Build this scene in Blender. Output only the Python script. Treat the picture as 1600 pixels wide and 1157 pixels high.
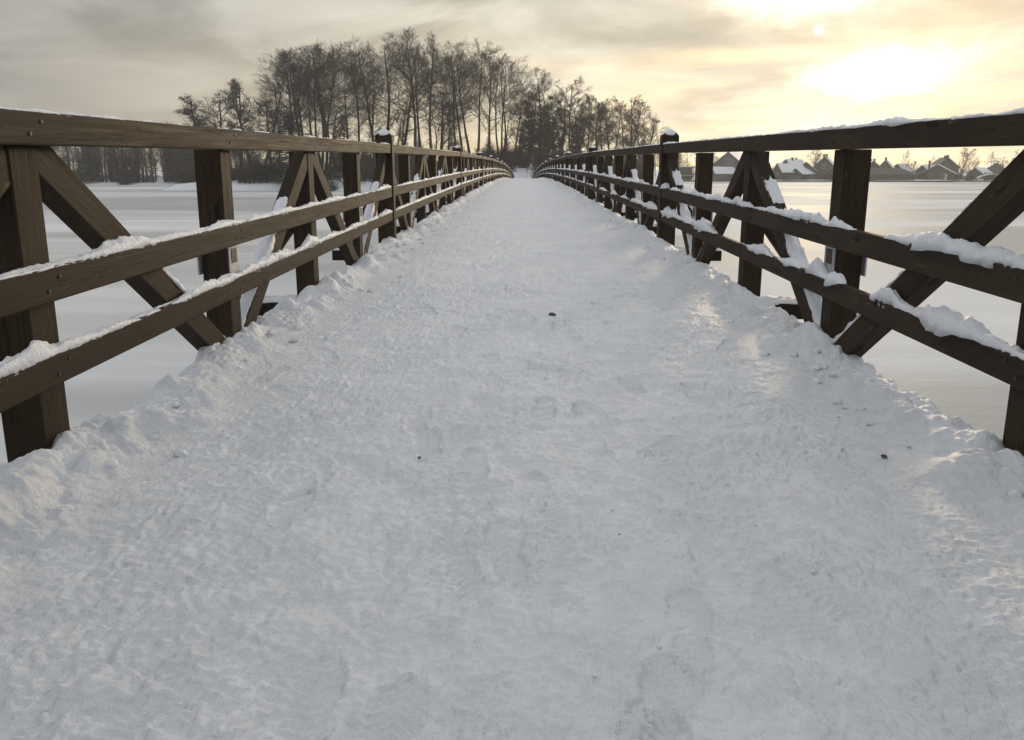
import bpy, bmesh, math, random
import numpy as np
from mathutils import Vector, Matrix

S = bpy.context.scene
COL = S.collection
for o in list(bpy.data.objects):
    bpy.data.objects.remove(o)
random.seed(7)
PI = math.pi

# ------------------------------------------------------------------ camera
F_PX, PITCH, YAW, CX, EYE = 1242.4, 0.20911, 0.01407, -0.0322, 0.95
cam_d = bpy.data.cameras.new('camera')
cam = bpy.data.objects.new('camera', cam_d)
COL.objects.link(cam)
cam.location = (CX, 0, EYE)
cam.rotation_euler = (PI / 2 - PITCH, 0, YAW)
cam_d.sensor_width = 36
cam_d.lens = F_PX * 36 / 1600
cam_d.shift_y = -45.5 / 1600
cam_d.clip_start = 0.05
cam_d.clip_end = 5000
S.camera = cam

# ------------------------------------------------------------------ light
SUN_AZ, SUN_EL = math.radians(19.2), math.radians(8.8)
SUN = Vector((math.sin(SUN_AZ) * math.cos(SUN_EL), math.cos(SUN_AZ) * math.cos(SUN_EL), math.sin(SUN_EL)))
sun_d = bpy.data.lights.new('sun', 'SUN')
sun_d.energy = 1.35
sun_d.angle = math.radians(8)
sun_d.color = (1.0, 0.80, 0.52)
sun = bpy.data.objects.new('sun', sun_d)
COL.objects.link(sun)
sun.rotation_euler = SUN.to_track_quat('Z', 'Y').to_euler()
S.view_settings.view_transform = 'Standard'
S.view_settings.look = 'None'
S.view_settings.exposure = 0.32
S.view_settings.gamma = 1
S.view_settings.use_curve_mapping = False


class NT:
    """small helper to write node trees"""
    def __init__(s, tree):
        s.t = tree
        s.t.nodes.clear()

    def n(s, kind, **kw):
        nd = s.t.nodes.new(kind)
        for k, v in kw.items():
            setattr(nd, k, v)
        return nd

    def link(s, a, b):
        s.t.links.new(a, b)

    def put(s, sock, v):
        if isinstance(v, bpy.types.NodeSocket):
            s.link(v, sock)
        else:
            sock.default_value = v

    def math(s, op, a, b=0.0, c=0.0, clamp=False):
        nd = s.n('ShaderNodeMath', operation=op, use_clamp=clamp)
        s.put(nd.inputs[0], a); s.put(nd.inputs[1], b); s.put(nd.inputs[2], c)
        return nd.outputs[0]

    def vmath(s, op, a, b=(0, 0, 0), out=0):
        nd = s.n('ShaderNodeVectorMath', operation=op)
        s.put(nd.inputs[0], a); s.put(nd.inputs[1], b)
        return nd.outputs['Value'] if op == 'DOT_PRODUCT' else nd.outputs[0]

    def mix(s, f, a, b, blend='MIX'):
        nd = s.n('ShaderNodeMix', data_type='RGBA', blend_type=blend)
        s.put(nd.inputs[0], f)
        for sock, v in ((nd.inputs[6], a), (nd.inputs[7], b)):
            if isinstance(v, tuple) and len(v) == 3:
                v = v + (1,)
            s.put(sock, v)
        return nd.outputs[2]

    def noise(s, vec, scale, detail=4, rough=0.5, dist=0.0):
        nd = s.n('ShaderNodeTexNoise')
        s.put(nd.inputs['Vector'], vec)
        nd.inputs['Scale'].default_value = scale
        nd.inputs['Detail'].default_value = detail
        nd.inputs['Roughness'].default_value = rough
        nd.inputs['Distortion'].default_value = dist
        return nd.outputs[0]

    def ramp(s, v, a, b, interp='SMOOTHSTEP', lo=0.0, hi=1.0):
        nd = s.n('ShaderNodeMapRange', interpolation_type=interp)
        s.put(nd.inputs[0], v)
        nd.inputs[1].default_value = a; nd.inputs[2].default_value = b
        nd.inputs[3].default_value = lo; nd.inputs[4].default_value = hi
        return nd.outputs[0]

    def mapping(s, vec, scale=(1, 1, 1), rot=(0, 0, 0), loc=(0, 0, 0)):
        nd = s.n('ShaderNodeMapping')
        s.link(vec, nd.inputs[0])
        nd.inputs['Location'].default_value = loc
        nd.inputs['Rotation'].default_value = rot
        nd.inputs['Scale'].default_value = scale
        return nd.outputs[0]


def build_world():
    w = bpy.data.worlds.new('World')
    S.world = w
    w.use_nodes = True
    N = NT(w.node_tree)
    out = N.n('ShaderNodeOutputWorld')
    bg = N.n('ShaderNodeBackground')
    N.link(bg.outputs[0], out.inputs[0])
    bg.inputs[1].default_value = 0.1
    tc = N.n('ShaderNodeTexCoord').outputs['Generated']
    D = N.vmath('NORMALIZE', tc)
    sep = N.n('ShaderNodeSeparateXYZ'); N.link(D, sep.inputs[0])
    z = N.math('MAXIMUM', sep.outputs[2], 0.0)
    sky = N.n('ShaderNodeTexSky', sky_type='NISHITA')
    sky.sun_disc = False
    sky.sun_elevation = SUN_EL
    sky.sun_rotation = SUN_AZ
    sky.dust_density = 3.0
    # cloud sheet: directions projected onto a layer overhead
    den = N.math('ADD', z, 0.10)
    comb = N.n('ShaderNodeCombineXYZ')
    N.link(N.math('DIVIDE', sep.outputs[0], den), comb.inputs[0])
    N.link(N.math('DIVIDE', sep.outputs[1], den), comb.inputs[1])
    P = N.mapping(comb.outputs[0], rot=(0, 0, 0.25))
    n1 = N.noise(P, 0.55, 5, 0.52, 0.6)
    n2 = N.noise(N.mapping(P, scale=(0.7, 1.2, 1), loc=(3.1, 7.7, 1)), 1.3, 5, 0.5, 0.4)
    sd = N.vmath('DOT_PRODUCT', D, tuple(SUN))
    wide = N.math('POWER', N.ramp(sd, 0.42, 1.0, 'LINEAR'), 1.35)
    far_c = N.mix(N.ramp(z, 0.05, 0.6), (0.172, 0.163, 0.157), (0.645, 0.662, 0.685))
    warm = N.mix(N.ramp(z, 0.0, 0.5), (0.640, 0.585, 0.475), (0.66, 0.66, 0.64))
    col = N.mix(wide, far_c, warm)
    shade = N.math('ADD', N.ramp(n1, 0.32, 0.68, lo=-0.16, hi=0.12), N.ramp(n2, 0.3, 0.7, lo=-0.10, hi=0.10))
    n3 = N.noise(N.mapping(D, scale=(4.2, 4.2, 13.0), rot=(0.0, 0.20, 0.0), loc=(2.2, 0.4, 1.1)), 1.25, 6, 0.55, 0.5)
    shade = N.math('ADD', shade, N.ramp(n3, 0.34, 0.66, lo=-0.29, hi=0.20))
    shade = N.math('ADD', shade, 1.0)
    cool = N.mix(N.ramp(n1, 0.3, 0.5), (0.96, 1.0, 1.07), (1, 1, 1))
    col = N.mix(1.0, col, cool, 'MULTIPLY')
    sc = N.n('ShaderNodeVectorMath', operation='SCALE')
    N.link(col, sc.inputs[0]); N.link(shade, sc.inputs['Scale'])
    col = sc.outputs[0]
    # thinner cloud and bare gaps round the sun, yellow glow low over the horizon
    low = N.math('MULTIPLY', N.math('EXPONENT', N.math('MULTIPLY', z, -11.0)), N.ramp(sd, 0.60, 0.97))
    lw = N.n('ShaderNodeVectorMath', operation='SCALE')
    lw.inputs[0].default_value = (0.46, 0.36, 0.14)
    N.link(low, lw.inputs['Scale'])
    col = N.vmath('ADD', col, lw.outputs[0])
    R = Vector((math.cos(SUN_AZ), -math.sin(SUN_AZ), 0)); U = R.cross(SUN)
    U = -U if U.z < 0 else U
    wob = N.math('MULTIPLY', N.math('SUBTRACT', N.noise(N.mapping(D, scale=(1, 1, 3)), 9.0, 6, 0.6), 0.5), 0.20)
    wob2 = N.math('MULTIPLY', N.math('SUBTRACT', N.noise(N.mapping(D, scale=(1, 1, 2), loc=(5, 2, 3)), 14.0, 6, 0.6), 0.5), 0.075)
    a = N.math('ADD', N.vmath('DOT_PRODUCT', D, tuple(R)), wob)
    e = N.math('ADD', N.vmath('DOT_PRODUCT', D, tuple(U)), wob2)
    ahead = N.ramp(sd, 0.0, 0.3)

    def gap(ca, ce, wa, we, tilt=0.0):
        da = N.math('SUBTRACT', a, ca)
        de = N.math('SUBTRACT', e, N.math('MULTIPLY_ADD', da, tilt, ce))
        q = N.math('ADD', N.math('POWER', N.math('ABSOLUTE', N.math('DIVIDE', da, wa)), 2.0),
                   N.math('POWER', N.math('ABSOLUTE', N.math('DIVIDE', de, we)), 2.0))
        return N.math('MULTIPLY', N.math('EXPONENT', N.math('MULTIPLY', q, -1.0)), ahead)
    g = N.math('MULTIPLY', gap(0.062, -0.045, 0.068, 0.0165, 0.12), 1.8)
    g = N.math('ADD', g, N.math('MULTIPLY', gap(0.0, 0.055, 0.075, 0.030, 0.15), 1.9))
    g = N.math('ADD', g, N.math('MULTIPLY', gap(0.0, -0.115, 0.16, 0.032), 0.42))
    g = N.math('ADD', g, N.math('MULTIPLY', gap(0.02, -0.01, 0.22, 0.10), 0.16))
    # darker cloud beside and between the gaps
    dk = N.math('ADD', gap(-0.10, 0.005, 0.13, 0.026, 0.05), N.math('MULTIPLY', gap(-0.10, -0.064, 0.12, 0.017, 0.22), 0.75))
    dk = N.math('ADD', dk, N.math('MULTIPLY', gap(0.12, 0.025, 0.13, 0.035, -0.1), 0.7))
    dk = N.math('ADD', dk, N.math('MULTIPLY', gap(-0.06, -0.105, 0.16, 0.014, 0.1), 0.5))
    dks = N.n('ShaderNodeVectorMath', operation='SCALE')
    N.link(col, dks.inputs[0]); N.link(N.math('MULTIPLY_ADD', dk, -0.38, 1.0), dks.inputs['Scale'])
    col = dks.outputs[0]
    gs = N.n('ShaderNodeVectorMath', operation='SCALE')
    gs.inputs[0].default_value = (0.74, 0.69, 0.56)
    N.link(g, gs.inputs['Scale'])
    col = N.vmath('ADD', col, gs.outputs[0])
    disc = N.ramp(sd, math.cos(0.0062), math.cos(0.0045))
    ds = N.n('ShaderNodeVectorMath', operation='SCALE')
    ds.inputs[0].default_value = (0.45, 0.42, 0.36)
    N.link(disc, ds.inputs['Scale'])
    col = N.vmath('ADD', col, ds.outputs[0])
    ten = N.n('ShaderNodeVectorMath', operation='SCALE')
    N.link(col, ten.inputs[0]); ten.inputs['Scale'].default_value = 10.0
    cover = N.ramp(n1, 0.36, 0.56, lo=0.90, hi=0.985)
    N.link(N.mix(cover, sky.outputs[0], ten.outputs[0]), bg.inputs[0])


build_world()

# ------------------------------------------------------------------ materials


def mat(name):
    m = bpy.data.materials.new(name)
    m.use_nodes = True
    N = NT(m.node_tree)
    out = N.n('ShaderNodeOutputMaterial')
    b = N.n('ShaderNodeBsdfPrincipled')
    N.link(b.outputs[0], out.inputs[0])
    return m, N, b


def bump(N, b, h, strength, dist):
    nd = N.n('ShaderNodeBump')
    nd.inputs['Strength'].default_value = strength
    nd.inputs['Distance'].default_value = dist
    N.link(h, nd.inputs['Height'])
    N.link(nd.outputs[0], b.inputs['Normal'])


def wood_mat(name, dark, light):
    """brown stained timber, length along local Y"""
    m, N, b = mat(name)
    oc = N.n('ShaderNodeTexCoord').outputs['Object']
    rnd = N.n('ShaderNodeObjectInfo').outputs['Random']
    cb = N.n('ShaderNodeCombineXYZ')
    for i, k in enumerate((37.0, 91.0, 53.0)):
        N.link(N.math('MULTIPLY', rnd, k), cb.inputs[i])
    P = N.vmath('ADD', oc, cb.outputs[0])
    grain = N.noise(N.mapping(P, scale=(60, 2.2, 60)), 1.0, 6, 0.62, 0.3)
    fine = N.noise(N.mapping(P, scale=(220, 6, 220)), 1.0, 4, 0.6)
    blot = N.noise(N.mapping(P, scale=(5, 1.6, 5)), 1.0, 4, 0.55)
    c = N.mix(N.ramp(grain, 0.3, 0.7), dark, light)
    c = N.mix(N.ramp(blot, 0.35, 0.7, lo=0.0, hi=0.45), c, tuple(x * 0.55 for x in dark))
    # flaked stain showing pale wood, green algae tinge near edges of wet wood
    wear = N.ramp(N.noise(N.mapping(P, scale=(34, 7, 34)), 1.0, 6, 0.7), 0.635, 0.69)
    c = N.mix(N.math('MULTIPLY', wear, 0.7), c, (0.15, 0.115, 0.075))
    alg = N.ramp(N.noise(N.mapping(P, scale=(3, 1.1, 3), loc=(4, 4, 9)), 1.0, 3, 0.5), 0.5, 0.75, lo=0, hi=0.2)
    c = N.mix(alg, c, (0.032, 0.033, 0.017))
    v = N.n('ShaderNodeTexVoronoi'); v.feature = 'DISTANCE_TO_EDGE'
    N.link(N.mapping(P, scale=(11, 3.1, 11)), v.inputs['Vector'])
    kn = N.n('ShaderNodeTexVoronoi')
    N.link(N.mapping(P, scale=(9, 2.6, 9)), kn.inputs['Vector']); kn.inputs['Scale'].default_value = 1.0
    knot = N.ramp(kn.outputs['Distance'], 0.08, 0.16, lo=0.8, hi=0.0)
    c = N.mix(knot, c, (0.010, 0.007, 0.005))
    # lengthwise drying cracks
    cr = N.noise(N.mapping(P, scale=(26, 0.9, 26), loc=(2, 8, 5)), 1.0, 5, 0.6)
    crack = N.ramp(N.math('ABSOLUTE', N.math('SUBTRACT', cr, 0.56)), 0.0, 0.012, lo=1.0, hi=0.0)
    c = N.mix(N.math('MULTIPLY', crack, 0.6), c, (0.008, 0.006, 0.004))
    N.link(c, b.inputs['Base Color'])
    N.link(N.ramp(grain, 0.3, 0.7, lo=0.60, hi=0.75), b.inputs['Roughness'])
    b.inputs['Specular IOR Level'].default_value = 0.10
    h = N.math('ADD', N.math('MULTIPLY', grain, 0.6), N.math('MULTIPLY', fine, 0.4))
    h = N.math('SUBTRACT', h, N.math('MULTIPLY', crack, 0.5))
    bump(N, b, h, 0.55, 0.004)
    return m


M_WOOD = wood_mat('brown_stained_wood', (0.037, 0.0255, 0.0162), (0.057, 0.040, 0.0255))
M_BEAM = wood_mat('dark_beam_wood', (0.016, 0.013, 0.010), (0.034, 0.027, 0.020))


def snow_mat(name, s1, s2, d, dirt=0.0, col=(0.82, 0.835, 0.86)):
    m, N, b = mat(name)
    P = N.n('ShaderNodeTexCoord').outputs['Object']
    n1 = N.noise(P, s1, 5, 0.6)
    n2 = N.noise(P, s2, 3, 0.6)
    big = N.noise(P, s1 * 0.035, 4, 0.55)
    c = N.mix(N.ramp(big, 0.35, 0.65), tuple(x * 0.93 for x in col), col)
    if dirt:
        # packed glassy snow between looser white crumbs
        pk = N.noise(N.mapping(P, scale=(1, 0.75, 1)), 14.0, 6, 0.68)
        pk2 = N.noise(P, 2.2, 3, 0.5)
        pm = N.ramp(N.math('ADD', N.math('MULTIPLY', pk, 0.75), N.math('MULTIPLY', pk2, 0.25)), 0.44, 0.56)
        c = N.mix(N.math('MULTIPLY', pm, 0.6), c, (0.70, 0.708, 0.725))
        dd = N.ramp(N.noise(N.mapping(P, scale=(1, 0.8, 1)), 5.5, 6, 0.65), 0.58, 0.80, lo=0.0, hi=dirt)
        c = N.mix(dd, c, (0.56, 0.545, 0.52))
        sp = N.n('ShaderNodeTexVoronoi'); N.link(P, sp.inputs['Vector']); sp.inputs['Scale'].default_value = 11.0
        spk = N.ramp(sp.outputs['Distance'], 0.035, 0.06, lo=1.0, hi=0.0)
        pick = N.ramp(N.noise(P, 3.0, 2, 0.5), 0.60, 0.63)
        c = N.mix(N.math('MULTIPLY', N.math('MULTIPLY', spk, pick), 0.75), c, (0.13, 0.11, 0.09))
    N.link(c, b.inputs['Base Color'])
    b.inputs['Roughness'].default_value = 0.55
    b.inputs['Specular IOR Level'].default_value = 0.35
    h = N.math('ADD', n1, N.math('MULTIPLY', n2, 0.45))
    if dirt:
        vo = N.n('ShaderNodeTexVoronoi'); vo.inputs['Scale'].default_value = 42.0
        wv = N.vmath('ADD', P, N.vmath('MULTIPLY', N.n('ShaderNodeTexNoise').outputs[1], (0.03, 0.03, 0.03)))
        N.link(wv, vo.inputs['Vector'])
        crumbs = N.math('MULTIPLY', N.ramp(vo.outputs['Distance'], 0.1, 0.75, lo=1.0, hi=0.0), N.ramp(N.noise(P, 6.0, 3, 0.5), 0.42, 0.6))
        h = N.math('ADD', h, N.math('MULTIPLY', crumbs, 0.55))
    bump(N, b, h, 0.75 if dirt else 0.9, d)
    return m


M_PATH = snow_mat('trodden_snow', 85, 240, 0.013, dirt=0.4)
M_SNOW = snow_mat('fresh_snow', 55, 210, 0.006)
M_FAR = snow_mat('bank_snow', 0.8, 3.0, 0.10)


def lake_mat():
    m, N, b = mat('frozen_lake')
    P = N.n('ShaderNodeTexCoord').outputs['Object']
    st = N.noise(N.mapping(P, scale=(0.016, 0.085, 1), rot=(0, 0, 0.06)), 1.0, 3, 0.5, 0.9)
    st2 = N.noise(N.mapping(P, scale=(0.012, 0.05, 1), loc=(8, 3, 0)), 1.0, 3, 0.5, 0.4)
    k = N.ramp(N.math('ADD', N.math('MULTIPLY', st, 0.5), N.math('MULTIPLY', st2, 0.5)), 0.43, 0.60)
    fine = N.noise(N.mapping(P, scale=(1.2, 4, 1)), 1.0, 6, 0.6)
    c = N.mix(k, (0.43, 0.425, 0.41), (0.74, 0.74, 0.74))
    c = N.mix(N.ramp(fine, 0.3, 0.75, lo=0.0, hi=0.16), c, (0.48, 0.48, 0.47))
    N.link(c, b.inputs['Base Color'])
    N.link(N.ramp(k, 0, 1, lo=0.65, hi=0.8), b.inputs['Roughness'])
    b.inputs['Specular IOR Level'].default_value = 0.06
    bump(N, b, N.math('ADD', fine, N.noise(P, 6.0, 4, 0.6)), 0.35, 0.03)
    return m


M_LAKE = lake_mat()


def plain(name, c1, c2, scale, rough=0.8, bmp=0.0, stretch=(1, 1, 1), metal=0.0):
    m, N, b = mat(name)
    P = N.mapping(N.n('ShaderNodeTexCoord').outputs['Object'], scale=stretch)
    n = N.noise(P, scale, 5, 0.6)
    N.link(N.mix(N.ramp(n, 0.3, 0.7), c1, c2), b.inputs['Base Color'])
    b.inputs['Roughness'].default_value = rough
    b.inputs['Metallic'].default_value = metal
    if bmp:
        bump(N, b, n, 0.6, bmp)
    return m


M_BARK = plain('bark', (0.026, 0.020, 0.014), (0.052, 0.040, 0.029), 3.0, 0.9, 0.03, (2, 2, 0.4))
M_TWIG = plain('twigs', (0.034, 0.024, 0.016), (0.064, 0.046, 0.030), 1.5, 0.9)
M_NEEDLE = plain('needles', (0.018, 0.026, 0.018), (0.045, 0.055, 0.038), 0.8, 0.8)
M_IVY = plain('evergreen_leaves', (0.022, 0.026, 0.016), (0.050, 0.052, 0.030), 0.9, 0.7)
M_STEEL = plain('galvanised_steel', (0.33, 0.34, 0.35), (0.46, 0.47, 0.48), 30, 0.5, 0.0, (1, 1, 1), 0.6)
M_BOLT = plain('dark_iron', (0.015, 0.012, 0.010), (0.035, 0.028, 0.022), 60, 0.6, 0.0)
M_HWALL = plain('stained_boards', (0.055, 0.050, 0.042), (0.085, 0.076, 0.062), 1.2, 0.8, 0.02, (4, 4, 0.3))
M_HWALL2 = plain('grey_boards', (0.085, 0.082, 0.075), (0.12, 0.115, 0.10), 1.2, 0.8, 0.02, (4, 4, 0.3))
M_TRIM = plain('pale_trim', (0.42, 0.42, 0.41), (0.52, 0.52, 0.50), 2, 0.6)
M_TILE = plain('dark_roof_tiles', (0.050, 0.046, 0.044), (0.085, 0.078, 0.072), 3, 0.8)
M_BRICK = plain('chimney_brick', (0.07, 0.055, 0.045), (0.11, 0.085, 0.065), 4, 0.9)
M_STONE = plain('dark_stone', (0.05, 0.045, 0.04), (0.10, 0.09, 0.08), 40, 0.8, 0.002)


def glass_mat():
    m, N, b = mat('window_glass')
    b.inputs['Base Color'].default_value = (0.03, 0.035, 0.04, 1)
    b.inputs['Roughness'].default_value = 0.08
    return m


M_GLASS = glass_mat()

# ------------------------------------------------------------------ helpers


def tag(o, label=None, cat=None, group=None, kind=None):
    for k, v in (('label', label), ('category', cat), ('group', group), ('kind', kind)):
        if v:
            o[k] = v
    return o


def link(o, parent=None):
    COL.objects.link(o)
    if parent is not None:
        o.parent = parent
    return o


def empty(name, loc=(0, 0, 0), rz=0.0):
    o = bpy.data.objects.new(name, None)
    o.empty_display_size = 0.2
    o.location = loc
    o.rotation_euler = (0, 0, rz)
    return link(o)


def mesh_np(name, v, f, m, smooth=False):
    """mesh from vertex array and quad/tri index array"""
    me = bpy.data.meshes.new(name)
    v = np.asarray(v, np.float32); f = np.asarray(f, np.int32)
    k = f.shape[1]
    me.vertices.add(len(v)); me.vertices.foreach_set('co', v.ravel())
    me.loops.add(f.size); me.loops.foreach_set('vertex_index', f.ravel())
    me.polygons.add(len(f)); me.polygons.foreach_set('loop_start', np.arange(0, f.size, k, dtype=np.int32))
    if smooth:
        me.polygons.foreach_set('use_smooth', np.ones(len(f), bool))
    me.update(calc_edges=True)
    me.materials.append(m)
    return me


def obj(name, me, parent=None, loc=None, rot=None):
    o = bpy.data.objects.new(name, me)
    if loc is not None:
        o.location = loc
    if rot is not None:
        o.rotation_euler = rot
    return link(o, parent)


def bm_mesh(name, bm, m, smooth=False):
    me = bpy.data.meshes.new(name)
    bmesh.ops.recalc_face_normals(bm, faces=bm.faces)
    bm.to_mesh(me); bm.free()
    me.materials.append(m)
    if smooth:
        for p in me.polygons:
            p.use_smooth = True
    return me


def add_box(bm, lo, hi, bev=0.0):
    cx, cy, cz = [(a + b) / 2 for a, b in zip(lo, hi)]
    r = bmesh.ops.create_cube(bm, size=1.0, matrix=Matrix.Translation((cx, cy, cz)) @ Matrix.Diagonal((hi[0] - lo[0], hi[1] - lo[1], hi[2] - lo[2], 1)))
    if bev:
        es = list({e for v in r['verts'] for e in v.link_edges})
        bmesh.ops.bevel(bm, geom=es, offset=bev, segments=2, affect='EDGES', profile=0.5)


def box_mesh(name, lo, hi, m, bev=0.0):
    bm = bmesh.new()
    add_box(bm, lo, hi, bev)
    return bm_mesh(name, bm, m)


# gradient noise on arrays
def perlin(x, y, seed=0):
    xi = np.floor(x).astype(np.int64); yi = np.floor(y).astype(np.int64)
    xf = x - xi; yf = y - yi
    u = xf * xf * xf * (xf * (xf * 6 - 15) + 10); v = yf * yf * yf * (yf * (yf * 6 - 15) + 10)

    def g(ix, iy, dx, dy):
        h = (ix * 374761393 + iy * 668265263 + seed * 974634777) & 0xffffffff
        h = ((h ^ (h >> 13)) * 1274126177) & 0xffffffff
        h = h ^ (h >> 16)
        a = (h & 0xffff) * (2 * PI / 65536)
        return np.cos(a) * dx + np.sin(a) * dy
    n00 = g(xi, yi, xf, yf); n10 = g(xi + 1, yi, xf - 1, yf)
    n01 = g(xi, yi + 1, xf, yf - 1); n11 = g(xi + 1, yi + 1, xf - 1, yf - 1)
    a = n00 + u * (n10 - n00); b = n01 + u * (n11 - n01)
    return (a + v * (b - a)) * 1.5


def smooth(a, b, t):
    t = np.clip((t - a) / (b - a), 0, 1)
    return t * t * (3 - 2 * t)


# pixel of the photograph (1600 wide) -> point at distance y along the bridge
def at(u, v, y):
    px, py = (u - 800) / F_PX, -(v - 533) / F_PX
    yr = math.cos(PITCH) + math.sin(PITCH) * py
    z = -math.sin(PITCH) + math.cos(PITCH) * py
    x, yy = px * math.cos(YAW) - yr * math.sin(YAW), px * math.sin(YAW) + yr * math.cos(YAW)
    t = y / yy
    return Vector((CX + t * x, y, EYE + t * z))


# ------------------------------------------------------------------ bridge dimensions
S0, CC = 0.0207, 0.000215
W, L, Y0, PT, RT = 1.415, 9.405, 8.578, 0.134, 0.028
HT, HM, HL = (0.979, 1.073), (0.530, 0.631), (0.284, 0.377)
Y_END, Y_START = 124.0, -13.0
ICE = -2.2


def deck(y):
    return S0 * y - CC * y * y


def slope(y):
    return math.atan(S0 - 2 * CC * y)


# ------------------------------------------------------------------ the frozen lake
def lake():
    xs = np.concatenate([-np.geomspace(3000, 20, 40), np.linspace(-18, 18, 20), np.geomspace(20, 3000, 40)])
    ys = np.concatenate([[-600, -200, -80, -30, -10], np.linspace(0, 60, 40), np.geomspace(64, 4000, 60)])
    X, Y = np.meshgrid(xs, ys)
    v = np.stack([X, Y, np.full_like(X, ICE)], -1).reshape(-1, 3)
    nx, ny = len(xs), len(ys)
    i = np.arange(nx * ny).reshape(ny, nx)
    f = np.stack([i[:-1, :-1], i[:-1, 1:], i[1:, 1:], i[1:, :-1]], -1).reshape(-1, 4)
    tag(obj('frozen_lake', mesh_np('frozen_lake', v, f, M_LAKE, True)), kind='structure')


lake()


def terrain(name, x0, x1, y0, y1, nx, ny, hf):
    X, Y = np.meshgrid(np.linspace(x0, x1, nx), np.linspace(y0, y1, ny))
    Z = hf(X, Y)
    v = np.stack([X, Y, Z], -1).reshape(-1, 3)
    i = np.arange(nx * ny).reshape(ny, nx)
    f = np.stack([i[:-1, :-1], i[:-1, 1:], i[1:, 1:], i[1:, :-1]], -1).reshape(-1, 4)
    tag(obj(name, mesh_np(name, v, f, M_FAR, True)), kind='structure')


def island_h(X, Y):
    X = np.asarray(X, float); Y = np.asarray(Y, float)
    # shoreline nearer at the left, the bridge lands at y = 124
    front = 126 + 16 * smooth(0, -58, X) + 22 * smooth(6, 24, X) + 3 * perlin(X / 9, Y / 9, 3)
    d = np.minimum(Y - front, np.minimum(X + 66 + 3 * perlin(X / 7, Y / 7, 4), 32 + 3 * perlin(X / 8, Y / 8, 5) - X))
    h = ICE - 0.5 + 1.6 * smooth(-1.0, 4.0, d) + 3.4 * smooth(3, 34, d)
    h += 0.25 * smooth(0, 5, d) * perlin(X / 4, Y / 4, 6)
    # the path off the bridge, level with its end
    k = smooth(7, 2.0, np.abs(X)) * smooth(142, 122, Y)
    return h * (1 - k) + (deck(124) - 0.05) * k


terrain('island_ground', -80, 45, 118, 235, 126, 118, island_h)


def bank_h(X, Y):
    front = 281 + 4 * perlin(X / 30, Y * 0, 8)
    d = Y - front
    return ICE - 0.5 + 1.1 * smooth(-1, 3, d) + 0.2 * smooth(0, 8, d) * perlin(X / 5, Y / 5, 9) + 3.5 * smooth(40, 140, d)


terrain('right_bank', 40, 620, 272, 480, 232, 84, bank_h)


def wood_h(X, Y):
    front = 197 + 5 * perlin(X / 25, Y * 0, 11)
    d = np.minimum(Y - front, -52 - X + 0.02 * Y)
    return ICE - 0.5 + 1.2 * smooth(-1, 4, d) + 0.3 * smooth(0, 8, d) * perlin(X / 5, Y / 5, 12) + 2.5 * smooth(10, 60, d)


terrain('left_bank', -330, -45, 186, 330, 143, 73, wood_h)

# ------------------------------------------------------------------ snow on the bridge


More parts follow.
